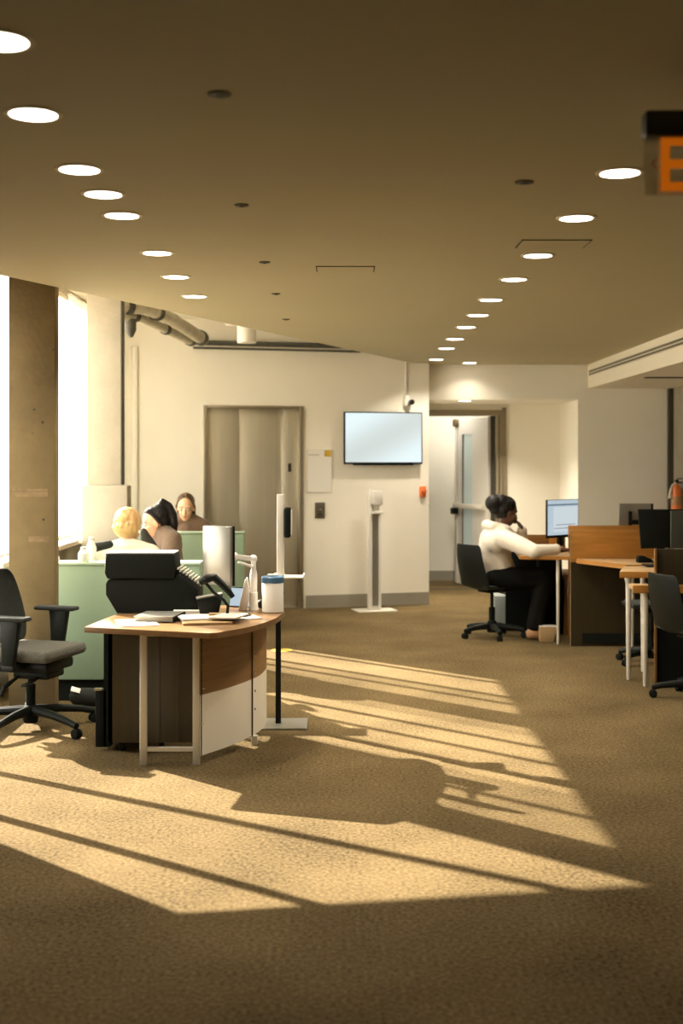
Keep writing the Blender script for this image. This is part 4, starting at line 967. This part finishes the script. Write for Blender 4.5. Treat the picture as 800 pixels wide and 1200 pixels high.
def hair_cap(b, c, R, s, back=0.0, low=-0.02, puff=0.0):
    f = lambda x, y, z: Vector(c)+R @ Vector((x*s, y*s, z*s)); e = R.to_quaternion()
    b.ell(f(-0.036, 0, 0.050), ((0.094+puff)*s, (0.083+puff)*s, (0.086+puff)*s), e); b.ell(f(-0.05, 0, low), ((0.070+puff)*s, (0.080+puff)*s, (0.075)*s), e)
    return f, e
def hair_blonde(o, c, R, s):
    b = MB(); f, e = hair_cap(b, c, R, s, low=-0.005, puff=0.012)
    random.seed(9)
    for k in range(16):
        a = random.uniform(-1.2, 1.2); z = random.uniform(0.0, 0.12); rr = 0.10
        p = f(-0.03-rr*math.cos(a), rr*math.sin(a)*0.85, z-0.02); q = f(-0.09, random.uniform(-.03, .03), 0.06)
        b.capsule(p, 0.016, q, 0.024, 8, 3)
    b.ell(f(-0.115, 0.0, 0.045), (0.040*s, 0.052*s, 0.048*s), e)
    remesh(b.build('hair', HBLOND, o), 0.007, 2)
def hair_pony(o, c, R, s):
    b = MB(); f = lambda x, y, z: Vector(c)+R @ Vector((x*s, y*s, z*s)); e = R.to_quaternion()
    b.ell(f(-0.050, 0, 0.050), (0.078*s, 0.078*s, 0.084*s), e); b.ell(f(-0.062, 0, 0.0), (0.055*s, 0.074*s, 0.07*s), e)
    b.ell(f(-0.012, 0, 0.088), (0.072*s, 0.062*s, 0.042*s), e)
    b.chain([(f(-0.06, 0, 0.10), 0.026), (f(-0.10, 0.0, 0.135), 0.028), (f(-0.135, 0, 0.09), 0.032), (f(-0.145, 0.01, 0.02), 0.034), (f(-0.135, 0.01, -0.06), 0.030), (f(-0.12, 0.01, -0.12), 0.014)])
    for q in (-1, 1): b.chain([(f(0.03, q*0.045, 0.105), 0.012), (f(-0.005, q*0.074, 0.05), 0.012), (f(-0.03, q*0.076, 0.0), 0.016)])
    remesh(b.build('hair', HBLACK, o), 0.008, 3)
    MB().ell(f(-0.085, 0.0, 0.115), (0.02, 0.026, 0.026), e, 12).ell(f(-0.075, -0.03, 0.11), (0.018, 0.014, 0.018), e, 12).build('hair_tie', WPL, o)
def hair_tied(o, c, R, s):
    b = MB(); f, e = hair_cap(b, c, R, s, low=-0.01)
    for q in (-1, 1): b.chain([(f(0.03, q*0.012, 0.122), 0.012), (f(0.03, q*0.055, 0.09), 0.014), (f(0.005, q*0.082, 0.02), 0.014), (f(-0.03, q*0.07, -0.06), 0.018)])
    b.ell(f(-0.11, 0, 0.02), (0.04, 0.045, 0.045), e)
    remesh(b.build('hair', HBROWN, o), 0.008, 3)
V3 = Vector
# blonde, her back to us
Yb = 9.0; xb_ = (149-CX)/F*Yb
seated((xb_, Yb-0.02, 0), PI/2, 'person with blonde pinned-up hair seen from behind in the near booth', SKIN1, CREAMT, TROU, hair_blonde, HBLOND, hp=0.35, hy=-0.25, lean=0.02, seat=0.45, headz=1.10, knee=0.34)
# dark hair, facing left
Yd = 10.0; xd = (201-CX)/F*Yd
seated((xd, Yd, 0), PI*1.20, 'person in taupe sweater with black ponytail facing left in the booth', SKIN1, TAUPE, TROU, hair_pony, HBLACK, hp=0.30, hy=-0.45, lean=0.10, seat=0.50, headz=1.10, s=1.02, knee=0.30)
# brown hair, facing the camera, reading
Yp = 12.55; xp = (219-CX)/F*Yp
seated((xp, Yp, 0), -PI/2, 'person in brown top facing the camera and looking down in the far booth', SKIN1, BROWNS, TROU, hair_tied, HBROWN, hp=0.25, hy=0.0, lean=0.06, seat=0.46, headz=1.115, s=1.06, knee=0.30,
       arms={-1: (V3((0.10, -0.28, 0.80)), V3((0.22, -0.12, 0.81)), V3((0, 0, 1))), 1: (V3((0.10, 0.28, 0.80)), V3((0.22, 0.10, 0.81)), V3((0, 0, 1)))})
for (x, y, w, d, h, lab) in ((xd, Yd, 0.55, 0.34, 0.46, 'mint bench under the person in the taupe sweater'), (xp, Yp+0.05, 0.9, 0.36, 0.42, 'mint bench under the person in the far booth')):
    o = empty('bench', (x, y, 0), label=lab, cat='bench')
    MB().box(-w/2, w/2, -d/2, d/2, 0.12, h, 0.03).build('cushion', MINT, o); MB().box(-w/2+0.03, w/2-0.03, -d/2+0.03, d/2-0.03, 0, 0.12).build('plinth', BLKM, o)
# black jacket slung on the ledge
b = MB(); b.chain([((-0.10, 0, 0.0), 0.035), ((-0.03, 0, 0.055), 0.035), ((0.07, 0, 0.075), 0.03)])
o = remesh(b.build('jacket', BLKF), 0.01, 4); o.location = (at(118, 650, 8.9).x, 8.85, 0.93); tag(o, 'black jacket lying left of the blonde person', 'jacket')
b = MB(); b.chain([((0.0, 0, 0.12), 0.028), ((0.02, 0, 0.06), 0.045), ((0.06, 0, 0.0), 0.045), ((0.10, 0, -0.03), 0.03)])
o = remesh(b.build('black_bag', BLKF), 0.01, 4); o.location = (at(166, 650, 9.25).x, 9.34, 0.945); tag(o, 'small black bag beside the blonde head', 'bag')

# hooded person at the desk: joints laid out where they are
def hooded():
    face = math.radians(14)
    org = V3((1.38, 11.42, 0)); o = empty('person', org, 0, 'person in pale hoodie with black gathered hair leaning on the desk', 'person')
    r = lambda x, y, z: V3((x, y, z))-org
    pel = r(1.38, 11.43, 0.565); bel = r(1.36, 11.43, 0.70); che = r(1.375, 11.42, 0.86); nb = r(1.43, 11.43, 0.975)
    hc = r(1.475, 11.44, 1.115); R = rotz(face, 0.30)
    sR = r(1.42, 11.24, 0.90); sL = r(1.42, 11.62, 0.93)
    eR = r(1.655, 10.99, 0.80); wR = r(1.87, 11.06, 0.815)
    eL = r(1.63, 11.60, 0.83); wL = r(1.625, 11.53, 0.96)
    b = MB()
    b.capsule(pel, 0.12, bel, 0.11); b.capsule(bel, 0.11, che, 0.12); b.capsule(che, 0.10, nb, 0.06)
    b.capsule(nb, 0.055, hc+R @ V3((-0.02, 0, -0.03)), 0.053); head(b, hc, R, 1.0)
    b.chain([(nb, 0.05), (sR, 0.05), (eR, 0.04), (wR, 0.027)]); b.chain([(nb, 0.05), (sL, 0.05), (eL, 0.04), (wL, 0.027)])
    hand(b, wR, (1, 0.05, -0.03), (0, 0, 1), 1.0, 0.35); hand(b, wL, (-0.35, -0.3, 0.6), (0.8, 0.2, 0.3), 0.95, 0.9)
    kn = [r(1.80, 11.30, 0.53), r(1.80, 11.58, 0.53)]; an = [r(1.70, 11.26, 0.11), r(1.82, 11.62, 0.11)]
    for k, q in ((0, -1), (1, 1)):
        hip = pel+V3((0.02, q*0.09, -0.01)); b.chain([(hip, 0.085), (kn[k], 0.058), (an[k], 0.04)]); b.capsule(an[k]-V3((0, 0, 0.04)), 0.04, an[k]+V3((0.1, 0, -0.07)), 0.032)
    remesh(b.build('body', SKIN2, o), 0.0085, 3)
    h = MB()
    h.capsule(pel+V3((0.03, 0, 0.0)), 0.155, bel, 0.155); h.capsule(bel, 0.152, che, 0.150); h.capsule(che+V3((0, -0.08, 0.0)), 0.12, che+V3((0, 0.08, 0.0)), 0.12)
    h.capsule(che, 0.12, nb+V3((-0.01, 0, -0.01)), 0.080)
    for sh, el, wr in ((sR, eR, wR), (sL, eL, wL)):
        h.chain([(nb+V3((-0.01, 0, -0.03)), 0.080), (sh, 0.082), (sh.lerp(el, 0.55), 0.077), (el, 0.064), (el.lerp(wr, 0.85), 0.046)])
        h.capsule(el.lerp(wr, 0.85), 0.046, el.lerp(wr, 0.9), 0.05)
    # hood gathered at the back of the neck
    h.chain([(nb+V3((-0.09, -0.10, 0.02)), 0.045), (nb+V3((-0.13, 0.0, 0.025)), 0.055), (nb+V3((-0.09, 0.10, 0.02)), 0.045)]); h.chain([(nb+V3((-0.09, -0.10, 0.02)), 0.045), (nb+V3((0.03, -0.085, 0.0)), 0.035), (nb+V3((0.075, -0.03, -0.03)), 0.03)])
    h.chain([(nb+V3((-0.09, 0.10, 0.02)), 0.045), (nb+V3((0.03, 0.085, 0.0)), 0.035)])
    remesh(h.build('hoodie', HOOD, o), 0.011, 4)
    t = MB()
    for k, q in ((0, -1), (1, 1)):
        hip = pel+V3((0.0, q*0.08, -0.03)); t.chain([(hip, 0.115), (kn[k], 0.088), (an[k]+V3((0, 0, 0.03)), 0.075)])
    remesh(t.build('trousers', TROU, o), 0.014, 4)
    for k in (0, 1):
        a = an[k]; s_b = MB(); s_b.capsule(a+V3((-0.03, 0, -0.05)), 0.05, a+V3((0.12, 0, -0.07)), 0.038); s_b.capsule(a+V3((0, 0, -0.04)), 0.05, a+V3((0, 0, 0.0)), 0.05)
        remesh(s_b.build('shoe', TAN, o), 0.01, 3)
    face_bits(o, hc, R, 1.0, HBLACK, SKIN2)
    hb = MB(); f, e = hair_cap(hb, hc, R, 1.0, low=-0.0, puff=0.010)
    random.seed(3)
    for k in range(22):
        a = random.uniform(-1.5, 1.5); z = random.uniform(-0.02, 0.12)
        hb.capsule(f(0.01-0.03*math.cos(a), 0.08*math.sin(a), 0.10), 0.014, f(-0.125+0.02*random.random(), 0.05*math.sin(a), z*0.5+0.02), 0.026, 8, 3)
    hb.ell(f(-0.145, 0, 0.045), (0.075, 0.085, 0.075), e); hb.ell(f(-0.12, -0.02, -0.015), (0.05, 0.055, 0.045), e); hb.ell(f(-0.08, 0, 0.07), (0.09, 0.085, 0.075), e); hb.ell(f(-0.02, 0, 0.07), (0.085, 0.085, 0.075), e)
    remesh(hb.build('hair', HBLACK, o), 0.007, 2)
    return o
hooded()
# shoes / bags beside the desk leg
o = empty('shopping_bag', (1.80, 11.2, 0), label='small brown paper bag with white top under the study desk', cat='bag')
MB().prism([(-0.07, 0), (0.05, 0), (0.075, 0.13), (-0.075, 0.13)], -0.05, 0.05, MX, 0.003).build('sides', CARD, o)
MB().box(-0.074, 0.074, -0.05, 0.05, 0.13, 0.136).build('rim', WPL, o)

# ------------------------------------------------------------------ outside
struct(MB().box(-30, XW-T-0.1, -15, 40, -0.25, -0.2).build('ground_outside', mat('outside_paving', (0.55, 0.50, 0.42), 0.9, var=0.1, scale=1)))

# ------------------------------------------------------------------ light
sun = bpy.data.lights.new('sun', 'SUN'); sun.energy = 37; sun.color = (1.0, 0.895, 0.74); sun.angle = math.radians(0.6)
so = bpy.data.objects.new('sun', sun); C.objects.link(so)
so.rotation_euler = Vector((1, -0.97, -0.845)).to_track_quat('-Z', 'Y').to_euler()
wd_ = bpy.data.worlds.new('sky'); bpy.context.scene.world = wd_; wd_.use_nodes = True
bg = wd_.node_tree.nodes['Background']; bg.inputs['Color'].default_value = (1.0, 0.96, 0.86, 1); bg.inputs['Strength'].default_value = 6.9

cl = empty('corridor_fill_light', (1.5, 16.1, 2.45), label='unseen light panel added to brighten the corridor behind the open door', cat='ceiling light')
MB().box(-0.5, 0.5, -0.2, 0.2, -0.03, 0, 0.003).build('frame', WPL, cl); MB().box(-0.47, 0.47, -0.17, 0.17, -0.034, -0.03).build('diffuser', mat('fill_panel_diffuser', (1, 1, 1), 0.5, emit=(1, 0.97, 0.9), es=14), cl)  # out-of-view panel added so the corridor is bright

# ------------------------------------------------------------------ camera
cam = bpy.data.cameras.new('camera'); co = bpy.data.objects.new('camera', cam); C.objects.link(co)
co.location = (0, 0, CH); co.rotation_euler = (PI/2, 0, 0)
cam.sensor_fit = 'VERTICAL'; cam.sensor_height = 36; cam.sensor_width = 24; cam.lens = 45; cam.shift_y = -(600-HZ)/1200
cam.dof.use_dof = True; cam.dof.focus_distance = 7.3; cam.dof.aperture_fstop = 2.2; cam.clip_end = 200
S = bpy.context.scene; S.camera = co
S.view_settings.view_transform = 'Standard'; S.view_settings.look = 'None'; S.view_settings.exposure = 0.0; S.view_settings.gamma = 1; S.view_settings.use_curve_mapping = False
S.cycles.use_denoising = True
S.cycles.max_bounces = 10; S.cycles.diffuse_bounces = 6; S.cycles.transparent_max_bounces = 12; S.cycles.sample_clamp_indirect = 8
